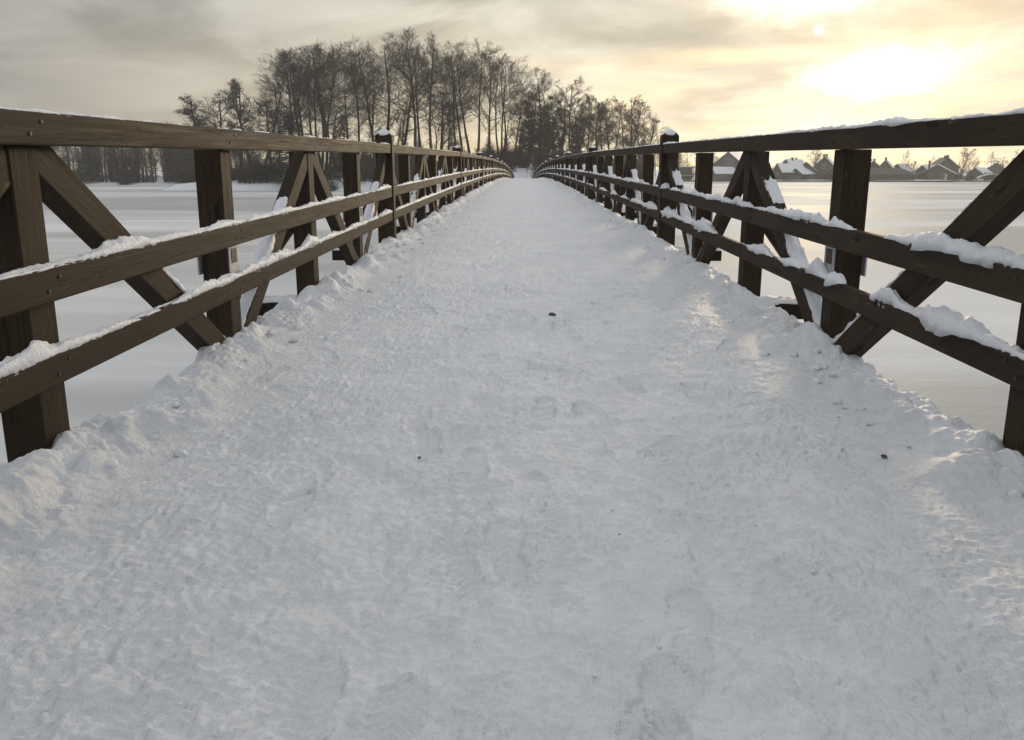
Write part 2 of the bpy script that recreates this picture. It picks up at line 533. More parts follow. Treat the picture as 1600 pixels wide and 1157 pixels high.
def snow_grid(xs_u, ys, rng):
    U, Y = np.meshgrid(xs_u, ys)
    sgn = np.sign(U); s = np.abs(U)
    side_seed = np.where(sgn > 0, 40.0, 0.0)
    Xe = W + 0.155 + 0.055 * perlin(Y * 1.1 + side_seed, Y * 0 + 0.5, 21) + 0.04 * perlin(Y * 4.3 + side_seed, Y * 0 + 3.5, 22)
    SE = 0.94
    t = np.clip((s - SE) / (1 - SE), 0, 1)
    X = sgn * (np.minimum(s / SE, 1) * Xe + 0.035 * np.sin(t * PI / 2))
    aX = np.minimum(s / SE, 1) * Xe
    z = deck(Y) + 0.015
    inner = Xe - aX                       # distance in from the edge
    # trodden middle
    tr = smooth(0.30, 0.75, inner)
    wx, wy = X + 0.02 * perlin(X * 9, Y * 9, 31), Y + 0.02 * perlin(X * 9 + 50, Y * 9, 32)
    n = 0.009 * perlin(wx * 2.2, wy * 1.8, 1) + 0.0068 * perlin(wx * 6, wy * 6, 2)
    patch = 0.58 + 0.60 * smooth(-0.35, 0.5, perlin(wx * 1.7, wy * 1.9, 8))
    n += patch * (0.0078 * perlin(wx * 13, wy * 14, 3) + 0.0085 * (np.abs(perlin(wx * 23, wy * 26, 4)) - 0.2) + 0.0074 * perlin(wx * 42, wy * 50, 5) + 0.0042 * (0.4 - np.abs(perlin(wx * 74, wy * 84, 6))))
    z += 0.98 * n * (0.35 + 0.65 * tr)
    # banked-up snow under the rails, lumpy
    foot = 0.5 + 0.5 * perlin(Y * 0.9 + side_seed, Y * 0 + 9.5, 41)
    bh = 0.018 + 0.052 * foot ** 1.5
    prof = np.exp(-((inner - 0.15) / 0.11) ** 2)
    shoulder = smooth(0.0, 0.10, inner)
    bil = np.abs(perlin(X * 4.2 + 3, Y * 3.6, 51)) * 0.030 + np.abs(perlin(X * 9.5, Y * 9, 52)) * 0.028 + np.abs(perlin(X * 24, Y * 22, 53)) * 0.014 + perlin(X * 48, Y * 46, 58) * 0.005
    lump = np.clip(perlin(X * 5.5, Y * 5.5, 54) - 0.12, 0, 1) * 0.085
    edge_zone = smooth(0.20, 0.02, inner - 0.20 - 0.12 * perlin(Y * 2.3 + side_seed, Y * 0 + 1.5, 59))
    z += (bh * prof + (bil + lump) * edge_zone) * (0.25 + 0.75 * shoulder)
    # snow stands higher round each post foot on the inner side
    ph = (Y - Y0) / (L / 6)
    near_post = np.exp(-(((ph - np.round(ph)) * (L / 6)) / 0.17) ** 2)
    z += 0.05 * near_post * np.exp(-((aX - W + 0.06) / 0.10) ** 2) * np.abs(perlin(Y * 3 + side_seed, X * 3, 57)) * 2
    # a heap kicked up against the nearest post on the left
    z += 0.055 * (sgn < 0) * np.exp(-((Y - 2.15) / 0.40) ** 2) * np.exp(-((inner - 0.06) / 0.14) ** 2)
    # boot prints
    for (fx, fy, an, dp, tp) in rng:
        m = (np.abs(X - fx) < 0.22) & (np.abs(Y - fy) < 0.22)
        if not m.any():
            continue
        dx, dy = X[m] - fx, Y[m] - fy
        ca, sa = math.cos(an), math.sin(an)
        lx = dx * ca + dy * sa; ly = -dx * sa + dy * ca
        half = (0.050 - 0.012 * np.exp(-((ly + 0.03) / 0.045) ** 2) - 0.006 * (ly < -0.03)) * np.sqrt(np.clip(1 - (np.abs(ly) / 0.145) ** 4, 0, 1)) - 0.01 * (np.abs(ly) > 0.145)
        dist = np.abs(lx) - half + 0.006 * perlin(lx * 40 + fx, ly * 40, 33)
        ins = smooth(0.008, -0.008, dist) * (np.abs(ly) < 0.15) * smooth(-0.9, 0.1, perlin(lx * 9 + fx * 7, ly * 9 + fy, 34))
        rim = np.exp(-(dist / 0.012) ** 2) * (1 - ins)
        tread = np.sin(2 * PI * (ly + tp * np.abs(lx)) / 0.024)
        zz = z[m]
        z[m] = zz + ins * (-dp + 0.0040 * tread - 0.95 * n[m] * tr[m]) + rim * 0.0032 * (np.abs(ly) < 0.15)
    # edge rolls over and falls away outside the deck
    z = z - 0.26 * t ** 1.6 - 0.05 * smooth(0.07, 0.0, inner)
    return np.stack([X, Y, z], -1)


def grid_faces(ny, nx, off=0):
    i = off + np.arange(nx * ny).reshape(ny, nx)
    return np.stack([i[:-1, :-1], i[:-1, 1:], i[1:, 1:], i[1:, :-1]], -1).reshape(-1, 4)


def snow_path():
    R = random.Random(5)
    prints = []
    # walking lines: pairs of steps going out and back, then strays
    for lane in range(7):
        x0 = R.uniform(-1.0, 1.0); y = R.uniform(0.6, 1.3); back = R.random() < 0.5
        drift = R.uniform(-0.03, 0.03); k = 0
        while y < 11:
            prints.append((max(-1.15, min(1.15, x0 + drift * y + (0.11 if k % 2 else -0.11) + R.gauss(0, 0.03))), y,
                           (PI if back else 0) + R.gauss(0, 0.16), R.uniform(0.004, 0.010), R.choice((0, 0.5, -0.5, 0.9))))
            y += R.uniform(0.55, 0.78); k += 1
    for _ in range(50):
        prints.append((R.uniform(-1.2, 1.2), R.uniform(0.8, 9), R.uniform(-0.8, 0.8) + R.choice((0, PI)), R.uniform(0.002, 0.008), R.choice((0, 0.5, 0.9))))
    V, Fc, off = [], [], 0
    for u_n, ys in ((700, np.exp(np.arange(math.log(0.72), math.log(6.0), 0.0036))),
                    (220, np.exp(np.arange(math.log(5.98), math.log(Y_END + 1.5), 0.009))),
                    (200, np.linspace(Y_START, 0.722, 170))):
        # more columns where the banks are
        q = np.linspace(-1, 1, u_n)
        u = np.sign(q) * (0.86 * np.abs(q) + 0.14 * np.abs(q) ** 6)
        u = u / np.abs(u).max()
        g = snow_grid(u, ys, prints)
        if ys[0] > 5:
            g[0, :, 2] -= 0.004
        V.append(g.reshape(-1, 3)); Fc.append(grid_faces(len(ys), u_n, off)); off += g.shape[0] * g.shape[1]
    o = obj('snow_path', mesh_np('snow_path', np.concatenate(V), np.concatenate(Fc), M_PATH, True))
    tag(o, kind='structure')


snow_path()


def blob_np(c, r, seed, sub_v, sub_f, amp=0.35, flat=0.7):
    d = sub_v.copy()
    n = perlin(d[:, 0] * 1.7 + seed, d[:, 1] * 1.7 + d[:, 2] * 1.3 + seed * 0.37, 77)
    d = d * (1 + amp * n)[:, None]
    d[:, 2] *= flat
    return d * r + np.array(c)


def ico(sub):
    bm = bmesh.new()
    bmesh.ops.create_icosphere(bm, subdivisions=sub, radius=1)
    v = np.array([x.co[:] for x in bm.verts]); f = np.array([[q.index for q in p.verts] for p in bm.faces])
    bm.free()
    return v, f


ICO2, ICO3 = ico(2), ico(3)


def snow_clods():
    R = random.Random(11)
    V, F, off = [], [], 0
    for _ in range(520):
        y = math.exp(R.uniform(math.log(0.9), math.log(22)))
        s = R.choice((-1, 1))
        inn = abs(R.gauss(0, 0.15)) + 0.03
        if R.random() < 0.2:
            inn = R.uniform(0.1, 1.4)
        r = R.uniform(0.005, 0.024) if inn < 0.5 else R.uniform(0.002, 0.005)
        x = s * (W + 0.08 - inn)
        hz = deck(y) + 0.018 + (0.036 * math.exp(-((inn - 0.12) / 0.12) ** 2) if inn < 0.6 else 0.0)
        v, f = ICO2
        V.append(blob_np((x, y, hz - r * 0.15), r, R.random() * 100, v, f, 0.9, 0.8)); F.append(f + off); off += len(v)
    o = obj('snow_clods', mesh_np('snow_clods', np.concatenate(V), np.concatenate(F), M_SNOW, True))
    tag(o, 'loose clods of snow scattered along the banked edges of the bridge path', 'snow', kind='stuff')


snow_clods()

# ------------------------------------------------------------------ the bridge under the snow
bridge = empty('footbridge', (0, 0, 0))
tag(bridge, 'long arched timber footbridge deck carrying the trodden snow path over the ice', 'bridge')


def deck_slab():
    ys = np.linspace(Y_START, Y_END + 1, 60)
    hw = W + 0.10
    V, F = [], []
    for y in ys:
        for x, dz in ((-hw, -0.03), (hw, -0.03), (hw, -0.10), (-hw, -0.10)):
            V.append((x, y, deck(y) + dz))
    for k in range(len(ys) - 1):
        a = 4 * k
        for q in range(4):
            F.append((a + q, a + (q + 1) % 4, a + 4 + (q + 1) % 4, a + 4 + q))
    F.append((0, 1, 2, 3)); n = 4 * (len(ys) - 1); F.append((n + 3, n + 2, n + 1, n))
    bm = bmesh.new()
    vs = [bm.verts.new(p) for p in V]
    for f in F:
        bm.faces.new([vs[i] for i in f])
    obj('deck', bm_mesh('deck', bm, M_BEAM), bridge)
    for x in (-1.15, 1.15):
        bm = bmesh.new(); vs = []
        for y in ys:
            for dx, dz in ((-0.09, -0.30), (0.09, -0.30), (0.09, -0.55), (-0.09, -0.55)):
                vs.append(bm.verts.new((x + dx, y, deck(y) + dz)))
        for k in range(len(ys) - 1):
            a = 4 * k
            for q in range(4):
                bm.faces.new([vs[i] for i in (a + q, a + (q + 1) % 4, a + 4 + (q + 1) % 4, a + 4 + q)])
        obj('girder', bm_mesh('girder', bm, M_BEAM), bridge)


deck_slab()


# snow lying along a straight beam, in the beam's local frame (length along Y)
def beam_snow_mesh(name, length, x0, x1, tfun, dy, seed, over=0.02, K=9):
    n = max(4, int(length / dy))
    ys = np.linspace(-length / 2, length / 2, n)
    t = tfun(ys)
    q = np.linspace(-1, 1, K)
    Yg, Q = np.meshgrid(ys, q, indexing='ij')
    T = t[:, None] + 0.009 * perlin(Yg * 7 + seed, Q * 1.3 + seed, 68) + 0.005 * perlin(Yg * 24 + seed, Q * 2.5, 69)
    T = np.maximum(T, -0.02)
    w = (x1 - x0) / 2; c = (x0 + x1) / 2
    ov = np.clip(T * 0.75, 0, 0.035) * smooth(-0.25, 0.55, perlin(Yg * 3.1 + seed, Q * 0 + seed, 61) + 0.5 * perlin(Yg * 13 + seed, Q * 0 + seed, 66)) * (over / 0.02)
    ov = np.maximum(ov, 0.0)
    prof = np.sqrt(np.maximum(0, 1 - np.abs(Q) ** 3.2))
    X = c + Q * (w + ov * np.abs(Q)) + 0.004 * perlin(Yg * 40, Q * 2 + seed, 62)
    Z = T * (prof * (1 + 0.32 * perlin(Yg * 12 + seed, Q * 0.9, 63) + 0.22 * perlin(Yg * 34, Q * 2 + seed, 64)))
    Z = np.where(np.abs(Q) > 0.99, -np.clip(T * 0.6, 0, 0.032) * smooth(-0.5, 0.9, perlin(Yg * 4.2 + seed, Q, 65) + 0.35 * perlin(Yg * 13 + seed, Q, 67)), Z)
    # where there is no snow the sheet sinks into the wood
    bare = smooth(0.005, -0.002, T)
    Z = Z * (1 - bare) - 0.012 * bare
    X = X * (1 - bare) + (c + Q * w * 0.8) * bare
    # underside row so overhangs are closed
    v = np.stack([X, Yg, Z], -1)
    lo1 = np.stack([np.full(n, c + w * 0.85), ys, np.minimum(Z[:, -1], -0.004) * 0.4 - 0.003], -1)
    lo0 = np.stack([np.full(n, c - w * 0.85), ys, np.minimum(Z[:, 0], -0.004) * 0.4 - 0.003], -1)
    v = np.concatenate([lo0[:, None], v, lo1[:, None]], 1)
    k = K + 2
    i = np.arange(n * k).reshape(n, k)
    f = np.stack([i[:-1, :-1], i[:-1, 1:], i[1:, 1:], i[1:, :-1]], -1).reshape(-1, 4)
    f = np.concatenate([f, np.stack([i[:-1, -1], i[:-1, 0], i[1:, 0], i[1:, -1]], -1)])
    # end caps
    return mesh_np(name, v.reshape(-1, 3), f, M_SNOW, True)


# ------------------------------------------------------------------ railings
RLEN = L - PT - 0.004
me_rail = {}
for nm, (h0, h1) in (('top_rail', HT), ('middle_rail', HM), ('lower_rail', HL)):
    bm = bmesh.new()
    rt = RT + (0.03 if nm == 'top_rail' else 0.012)
    add_box(bm, (0, -RLEN / 2, -(h1 - h0)), (rt, RLEN / 2, 0), 0.006)
    me_rail[nm] = (bm_mesh(nm, bm, M_WOOD), rt, h1)

PB = 0.62      # posts reach this far below the deck
PD = 0.125     # post depth across the bridge


def post_mesh(name, top, x0, x1, cap=False):
    """post lying along local Y from -PB to top"""
    bm = bmesh.new()
    add_box(bm, (x0, -PB, -PT / 2), (x1, top, PT / 2), 0.005)
    if cap:
        c = ((x0 + x1) / 2, (x1 - x0) / 2 + 0.0)
        b = [(x0 - .0, top + .003, -PT / 2), (x1, top + .003, -PT / 2), (x1, top + .003, PT / 2), (x0, top + .003, PT / 2)]
        k = 0.42
        t = [(c[0] + (p[0] - c[0]) * k, top + 0.045, p[2] * k) for p in b]
        vs = [bm.verts.new(p) for p in b + t]
        for q in range(4):
            bm.faces.new([vs[q], vs[(q + 1) % 4], vs[4 + (q + 1) % 4], vs[4 + q]])
        bm.faces.new(vs[4:]); bm.faces.new(vs[:4])
    return bm_mesh(name, bm, M_WOOD)


me_post = post_mesh('post', HT[0] - 0.002, RT + 0.014, RT + 0.014 + PD)
me_capped = post_mesh('capped_post', HT[1] + 0.085, -0.012, 0.165, True)
me_bolt = None
bm = bmesh.new()
bmesh.ops.create_cone(bm, cap_ends=True, segments=10, radius1=0.0065, radius2=0.0055, depth=0.005, matrix=Matrix.Rotation(PI / 2, 4, 'Y'))
me_bolt = bm_mesh('bolt', bm, M_BOLT)
me_plate = box_mesh('bracket_plate', (RT + 0.013 + PD, -0.10, -0.105), (RT + 0.022 + PD, 0.10, 0.105), M_STEEL, 0.002)
bm = bmesh.new()
add_box(bm, (RT + 0.006, -0.125, -0.062), (RT + 0.013, 0.08, 0.062), 0.002)
me_inplate = bm_mesh('inner_plate', bm, M_STEEL)
me_slot = box_mesh('slot', (RT + 0.0035, -0.06, -0.035), (RT + 0.0055, 0.01, 0.035), M_BOLT)


def cap_snow_mesh(seed, thick):
    v, f = ICO3
    d = v.copy()
    n = perlin(d[:, 0] * 1.6 + seed, d[:, 1] * 1.6 + seed, 71) + 0.5 * perlin(d[:, 0] * 4 + seed, d[:, 1] * 4, 72)
    d = d * (1 + 0.10 * n)[:, None]
    d[:, 2] = np.where(d[:, 2] < 0, d[:, 2] * 0.35, d[:, 2])
    r = np.sqrt(d[:, 0] ** 2 + d[:, 1] ** 2)
    out = np.stack([d[:, 0] * 0.086, d[:, 1] * 0.069, np.maximum(d[:, 2], -0.4) * thick - 0.036 * r + 0.036], -1)
    return mesh_np('snow', out, f, M_SNOW, True)


me_cap_snow = [cap_snow_mesh(s * 3.1, t) for s, t in ((1, 0.030), (2, 0.042), (3, 0.036))]
# posts are modelled lying along +Y; this stands them up: local Y -> Z, local Z -> -Y
STAND = Matrix(((1, 0, 0), (0, 0, -1), (0, 1, 0))).to_4x4()


def brace_len(dy, dz):
    return math.hypot(dy, dz)


BR_DY = L / 6 - PT - 0.02
BR_H = 0.95
BLEN = brace_len(BR_DY, BR_H)
BANG = math.atan2(BR_H, BR_DY)
bm = bmesh.new()
add_box(bm, (RT + 0.018, -BLEN / 2 - 0.05, -0.056), (RT + 0.098, BLEN / 2 + 0.02, 0.056), 0.005)
me_brace = bm_mesh('brace', bm, M_WOOD)


def tf_brace(seed, amt):
    def f(y):
        s = y / BLEN + 0.5
        return amt * (0.60 + 1.0 * perlin(y * 4 + seed, y * 0 + seed, 81) + 0.15 * perlin(y * 11 + seed, y * 0 + seed, 82)) + 0.016 * np.exp(-((s - 0.3) / 0.16) ** 2) - 0.035 * smooth(0.6, 1.0, s)
    return f


me_brace_snow = {}
for sd, amt in ((-1, 0.016), (1, 0.034)):
    me_brace_snow[sd] = [beam_snow_mesh('snow', BLEN - 0.06, RT + 0.020, RT + 0.096, tf_brace(3 + k * 7.3 + sd, amt), 0.02, k * 5.1 + sd, 0.012) for k in range(3)]

# knee brace from an even post out and down to its cross beam
KB = Vector((0.42, 0, -0.57))
me_knee = None
bm = bmesh.new()
add_box(bm, (-0.045, -KB.length / 2 - 0.03, -0.045), (0.045, KB.length / 2 + 0.06, 0.045), 0.005)
me_knee = bm_mesh('knee_brace', bm, M_WOOD)
me_knee_snow = beam_snow_mesh('snow', KB.length - 0.05, -0.043, 0.043, lambda y: 0.022 + 0.012 * perlin(y * 9, y * 0, 85), 0.02, 2.2, 0.01)

# thickness of the snow along each rail: list of (y, half width, thickness) lumps
BUMPS = {
    (1, 'top_rail'): (0.004, 0.005, [(3.25, 0.08, 0.012), (3.55, 0.3, 0.007), (4.6, 0.8, 0.006), (8.3, 0.25, 0.014), (2.3, 0.5, 0.003)]),
    (1, 'middle_rail'): (0.010, 0.016, [(2.55, 0.42, 0.034), (2.85, 0.10, 0.026), (3.45, 0.25, -0.030), (3.78, 0.06, 0.02), (4.4, 0.4, 0.016), (5.5, 0.12, 0.02), (6.2, 0.2, 0.02), (7.0, 0.1, 0.02), (8.4, 0.08, 0.04)]),
    (1, 'lower_rail'): (0.002, 0.026, [(2.55, 0.45, 0.036), (3.18, 0.10, 0.050), (3.50, 0.12, -0.01), (3.72, 0.07, 0.040), (3.97, 0.07, 0.075), (4.5, 0.12, -0.01), (5.02, 0.16, 0.050), (5.9, 0.15, -0.01), (6.45, 0.20, 0.060), (7.9, 0.22, 0.045), (8.25, 0.1, 0.04), (9.3, 0.2, 0.05), (10.6, 0.25, 0.05)]),
    (-1, 'top_rail'): (0.0012, 0.004, [(8.3, 0.2, 0.010)]),
    (-1, 'middle_rail'): (0.007, 0.008, [(2.75, 0.14, 0.028), (3.75, 0.10, 0.014), (4.7, 0.3, 0.018), (5.3, 0.14, 0.016), (8.2, 0.25, 0.03), (6.0, 0.2, 0.016)]),
    (-1, 'lower_rail'): (0.013, 0.010, [(2.2, 0.10, 0.02), (3.5, 0.2, 0.02), (4.5, 0.3, 0.028), (5.25, 0.16, 0.036), (8.2, 0.2, 0.03), (6.6, 0.15, 0.02)]),
}


def rail_t(side, nm, yc):
    base, amp, bumps = BUMPS[(side, nm)]
    sd = (17.0 if side > 0 else 3.0) + {'top_rail': 0, 'middle_rail': 31, 'lower_rail': 57}[nm]

    def f(yl):
        y = yl + yc
        t = base + amp * (1.2 * perlin(y * 1.3 + sd, y * 0 + 0.4, 91) + 0.9 * perlin(y * 4.5 + sd, y * 0 + 5.4, 92))
        for b, w, a in bumps:
            t = t + a * np.exp(-((y - b) / w) ** 2)
        if nm != 'top_rail':      # drifts where posts and braces meet the rail
            ph = (y - Y0) / (L / 6)
            t = t + (0.020 if side > 0 else 0.014) * np.exp(-(((ph - np.round(ph)) * L / 6 + 0.12) / 0.07) ** 2) * (y > 9)
            t = t + (0.008 if side > 0 else 0.006) * (y > 10.5)
        return t
    return f


Y_RAIL0 = Y0 - 2 * L
N_MAIN = int((Y_END - Y_RAIL0) / L) + 1
me_beam = {}
for nm, ln in (('short', 0.36), ('long', 0.62)):
    bm = bmesh.new()
    x0 = 0.9
    add_box(bm, (x0, -0.075, -0.14), (W + RT + PD + 0.014 + ln - 0.12, 0.075, -0.032 + 0.0), 0.006)
    me_beam[nm] = bm_mesh('crossbeam', bm, M_BEAM)
me_beam_snow = {nm: beam_snow_mesh('snow', ln - 0.13, -0.072, 0.072, lambda y: 0.03 + 0.012 * perlin(y * 8, y * 0, 87), 0.02, 4.4, 0.012)
                for nm, ln in (('short', 0.36), ('long', 0.62))}


def railing(side):
    root = empty('railing', (side * W, 0, 0))
    if side < 0:
        tag(root, 'brown timber railing along the left edge of the bridge, frosted thinly with snow', 'railing', 'railings of the footbridge')
    else:
        tag(root, 'brown timber railing on the right edge of the bridge, thick snow lumps on its rails', 'railing', 'railings of the footbridge')
    MIR = Matrix.Diagonal((side, 1, 1, 1))

    def put(name, me, M, parent=root):
        o = bpy.data.objects.new(name, me)
        link(o, parent)
        o.matrix_local = M
        return o

    R = random.Random(31 if side > 0 else 32)
    for k in range(N_MAIN):
        ya, yb = Y_RAIL0 + k * L, Y_RAIL0 + (k + 1) * L
        yc = (ya + yb) / 2
        zc = (deck(ya) + deck(yb)) / 2 + 0.003
        an = math.atan2(deck(yb) - deck(ya), L)
        if yb < Y_END + 3:
            for nm, (me, rt, h1) in me_rail.items():
                M = Matrix.Translation((0, yc, zc + h1)) @ Matrix.Rotation(an, 4, 'X') @ MIR
                r = put(nm, me, M)
                dist = max(1.5, abs(yc) - L / 2)
                dy = 0.011 if yc < 9 else (0.03 if yc < 20 else 0.08)
                if yb > 0.3:
                    sm = beam_snow_mesh('snow', RLEN, 0.001, rt - 0.001, rail_t(side, nm, yc), dy, k * 3.3 + side + len(nm), 0.02 if side > 0 else 0.003)
                    s = bpy.data.objects.new('snow', sm)
                    link(s, r)
                    s.location = (0, 0, 0.0)
        for j in range(6):
            y = ya + j * L / 6
            if y > Y_END:
                break
            z = deck(y)
            lean = R.gauss(0, 0.004)
            M = Matrix.Translation((0, y, z)) @ Matrix.Rotation(lean, 4, 'X') @ MIR @ STAND
            if j == 0:
                p = put('capped_post', me_capped, M)
                s = bpy.data.objects.new('snow', me_cap_snow[k % 3])
                link(s, p)
                s.matrix_local = Matrix.Translation((0.077, HT[1] + 0.092, 0)) @ STAND.inverted()
            else:
                p = put('post', me_post, M)
            if j % 2 == 1 and y > 0:
                put('bracket_plate', me_plate, M @ Matrix.Translation((0, 0.49, 0)))
                q = put('inner_plate', me_inplate, M @ Matrix.Translation((0, 0.50, 0)))
                s = bpy.data.objects.new('slot', me_slot); link(s, q)
            if 0.5 < y < 12 and j != 0:
                for h in (sum(HT) / 2, sum(HM) / 2, sum(HL) / 2):
                    for d in (-0.028, 0.032):
                        put('bolt', me_bolt, Matrix.Translation((-0.001 * side, y + d, z + h + d * 0.6)))
            if j % 2 == 0:
                for sg in (1, -1):
                    dyb = sg * (PT / 2 + 0.008 + BR_DY / 2)
                    M = Matrix.Translation((0, y + dyb, deck(y + dyb) + 0.47)) @ MIR @ Matrix.Rotation(-sg * BANG, 4, 'X') 
                    if sg < 0:
                        pass
                    b = put('brace', me_brace, M)
                    if y > -1:
                        s = bpy.data.objects.new('snow', me_brace_snow[side][(k + j + sg) % 3])
                        link(s, b)
                        # keep the thick end of the snow at the foot of the brace
                        fl = Matrix.Diagonal((1, -1 if sg > 0 else 1, 1, 1))
                        s.matrix_local = Matrix.Translation((0, 0, 0.054)) @ fl
                kx = RT + 0.014 + PD
                mid = Vector((kx, 0, 0.55)) + KB / 2
                ang = math.atan2(KB.z, KB.x)
                # local Y of the knee runs outwards and down
                B = Matrix.Translation((mid.x, 0, mid.z)) @ Matrix.Rotation(-ang, 4, 'Y') @ Matrix.Rotation(-PI / 2, 4, 'Z')
                kn = put('knee_brace', me_knee, Matrix.Translation((0, y, z)) @ MIR @ B)
                s = bpy.data.objects.new('snow', me_knee_snow); link(s, kn)
                s.matrix_local = Matrix.Translation((0, 0, 0.044))
            if j % 2:
                continue
            nm = 'long'
            cb = bpy.data.objects.new('crossbeam', me_beam[nm]); link(cb, bridge)
            cb.matrix_local = Matrix.Translation((0, y, z)) @ MIR
            s = bpy.data.objects.new('snow', me_beam_snow[nm]); link(s, cb)
            ln = 0.36 if nm == 'short' else 0.62
            s.matrix_local = Matrix.Translation((W + RT + PD + 0.014 + (ln - 0.13) / 2, 0, -0.033)) @ Matrix.Rotation(-PI / 2, 4, 'Z')
    return root


railing(-1)
railing(1)
bm = bmesh.new()
bmesh.ops.create_cone(bm, cap_ends=True, segments=14, radius1=0.15, radius2=0.14, depth=1.0)
me_pile = bm_mesh('pile', bm, M_BEAM)
for k in range(0, N_MAIN):
    y = Y_RAIL0 + k * L
    if y > Y_END - 3:
        break
    for x in (-1.15, 1.15):
        top = deck(y) - 0.50; h = top - (ICE - 0.4)
        o = obj('pile', me_pile, bridge, (x, y, (top + ICE - 0.4) / 2)); o.scale = (1, 1, h)

# ------------------------------------------------------------------ trees


class Tubes:
    def __init__(s):
        s.v = []; s.f = []; s.n = 0

    def tube(s, pts, rad, k):
        pts = np.asarray(pts); rad = np.asarray(rad)
        n = len(pts)
        d = np.gradient(pts, axis=0)
        d /= np.linalg.norm(d, axis=1)[:, None] + 1e-9
        ref = np.array([0.31, 0.87, 0.39]) if abs(d[0, 2]) > 0.6 else np.array([0.1, 0.2, 0.97])
        a = np.cross(d, ref); a /= np.linalg.norm(a, axis=1)[:, None] + 1e-9
        b = np.cross(d, a)
        th = np.arange(k) * 2 * PI / k
        ring = pts[:, None] + rad[:, None, None] * (np.cos(th)[None, :, None] * a[:, None] + np.sin(th)[None, :, None] * b[:, None])
        i = s.n + np.arange(n * k).reshape(n, k)
        j = np.roll(i, -1, 1)
        s.f.append(np.stack([i[:-1], j[:-1], j[1:], i[1:]], -1).reshape(-1, 4))
        s.v.append(ring.reshape(-1, 3)); s.n += n * k

    def mesh(s, name, m):
        return mesh_np(name, np.concatenate(s.v), np.concatenate(s.f), m, True)


def grow(R, p, d, length, r0, r1, nseg, wig, up):
    pts = [np.array(p, float)]
    d = np.array(d, float)
    st = length / nseg
    for i in range(nseg):
        d = d + np.array([R.gauss(0, wig), R.gauss(0, wig), R.gauss(0, wig) + up])
        d /= np.linalg.norm(d)
        pts.append(pts[-1] + d * st)
    return pts, np.linspace(r0, r1, nseg + 1)


def side_dir(R, d, ang):
    d = np.array(d) / np.linalg.norm(d)
    ref = np.array([R.gauss(0, 1), R.gauss(0, 1), R.gauss(0, 1)])
    a = np.cross(d, ref); a /= np.linalg.norm(a)
    return d * math.cos(ang) + a * math.sin(ang)


def bare_tree_meshes(seed, H=22.0, stems=1, spread=0.12, clear=0.33, n1=27, a1=(38, 70), l1=0.27, n2=10, n3=6, tw=0.0160, lean=(0, 0), n4=2, r=0.28):
    R = random.Random(seed)
    T, C = Tubes(), Tubes()
    for s in range(stems):
        an = R.uniform(0, 2 * PI) if stems == 1 else 2 * PI * s / stems + R.uniform(-.4, .4)
        sp = 0.02 if stems == 1 else spread * R.uniform(.7, 1.2)
        d0 = np.array([math.cos(an) * sp * 1.0 + lean[0], math.sin(an) * sp + lean[1], 1.0])
        hh = H * (1 if s == 0 else R.uniform(0.82, 0.98))
        pts, rad = grow(R, (math.cos(an) * 0.15 * (stems > 1), math.sin(an) * 0.15 * (stems > 1), -0.6), d0, hh + 0.6, r * (1 if stems == 1 else 0.8), 0.02, 16, 0.035, 0.03)
        rad = r * (1 if stems == 1 else 0.8) * (1 - 0.88 * np.linspace(0, 1, 17) ** 1.1) + 0.01
        rad[0] *= 1.4
        T.tube(pts, rad, 7)
        m = len(pts) - 1
        nb = n1 if stems == 1 else int(n1 * 0.62)
        for b in range(nb):
            f = clear + (1 - clear) * ((b + R.random()) / nb) ** 0.9
            f = min(f, 0.985)
            i = min(int(f * m), m - 1); w = f * m - i
            p = pts[i] * (1 - w) + pts[i + 1] * w
            td = pts[i + 1] - pts[i]
            q = (f - clear) / (1 - clear)
            ln = H * l1 * (0.55 + 0.75 * math.sin(PI * min(1, 0.22 + q * 0.75))) * R.uniform(0.65, 1.2) * (1 - 0.32 * q)
            dd = side_dir(R, td, math.radians(R.uniform(*a1) * (1 - 0.18 * q)))
            rr = max(0.03, 0.46 * rad[i] * R.uniform(.6, 1.1))
            bp, br = grow(R, p, dd, ln, rr, 0.012, 7, 0.10, 0.055)
            T.tube(bp, br, 4)
            for c in range(n2):
                fc = 0.22 + 0.78 * (c + R.random()) / n2
                ic = min(int(fc * 7), 6)
                pc = bp[ic] + (bp[ic + 1] - bp[ic]) * (fc * 7 - ic)
                l2 = ln * R.uniform(0.28, 0.5) * (1.15 - 0.55 * fc)
                d2 = side_dir(R, bp[ic + 1] - bp[ic], math.radians(R.uniform(28, 58)))
                cp, cr = grow(R, pc, d2, l2, max(0.014, br[ic] * 0.55), tw, 4, 0.13, 0.07)
                C.tube(cp, cr, 3)
                for e in range(n3):
                    fe = 0.2 + 0.8 * (e + R.random()) / n3
                    ie = min(int(fe * 4), 3)
                    pe = cp[ie] + (cp[ie + 1] - cp[ie]) * (fe * 4 - ie)
                    l3 = l2 * R.uniform(0.35, 0.65)
                    d3 = side_dir(R, cp[ie + 1] - cp[ie], math.radians(R.uniform(25, 60)))
                    ep, er = grow(R, pe, d3, l3, tw * 0.95, tw * 0.5, 2, 0.18, 0.06)
                    C.tube(ep, er, 3)
                    for g in range(n4):
                        d4 = side_dir(R, ep[2] - ep[1], math.radians(R.uniform(20, 55)))
                        gp, gr = grow(R, ep[1 + g % 2], d4, l3 * 0.6, tw * 0.6, tw * 0.35, 1, 0.1, 0.03)
                        C.tube(gp, gr, 3)
    return T.mesh('trunk', M_BARK), C.mesh('crown', M_TWIG)


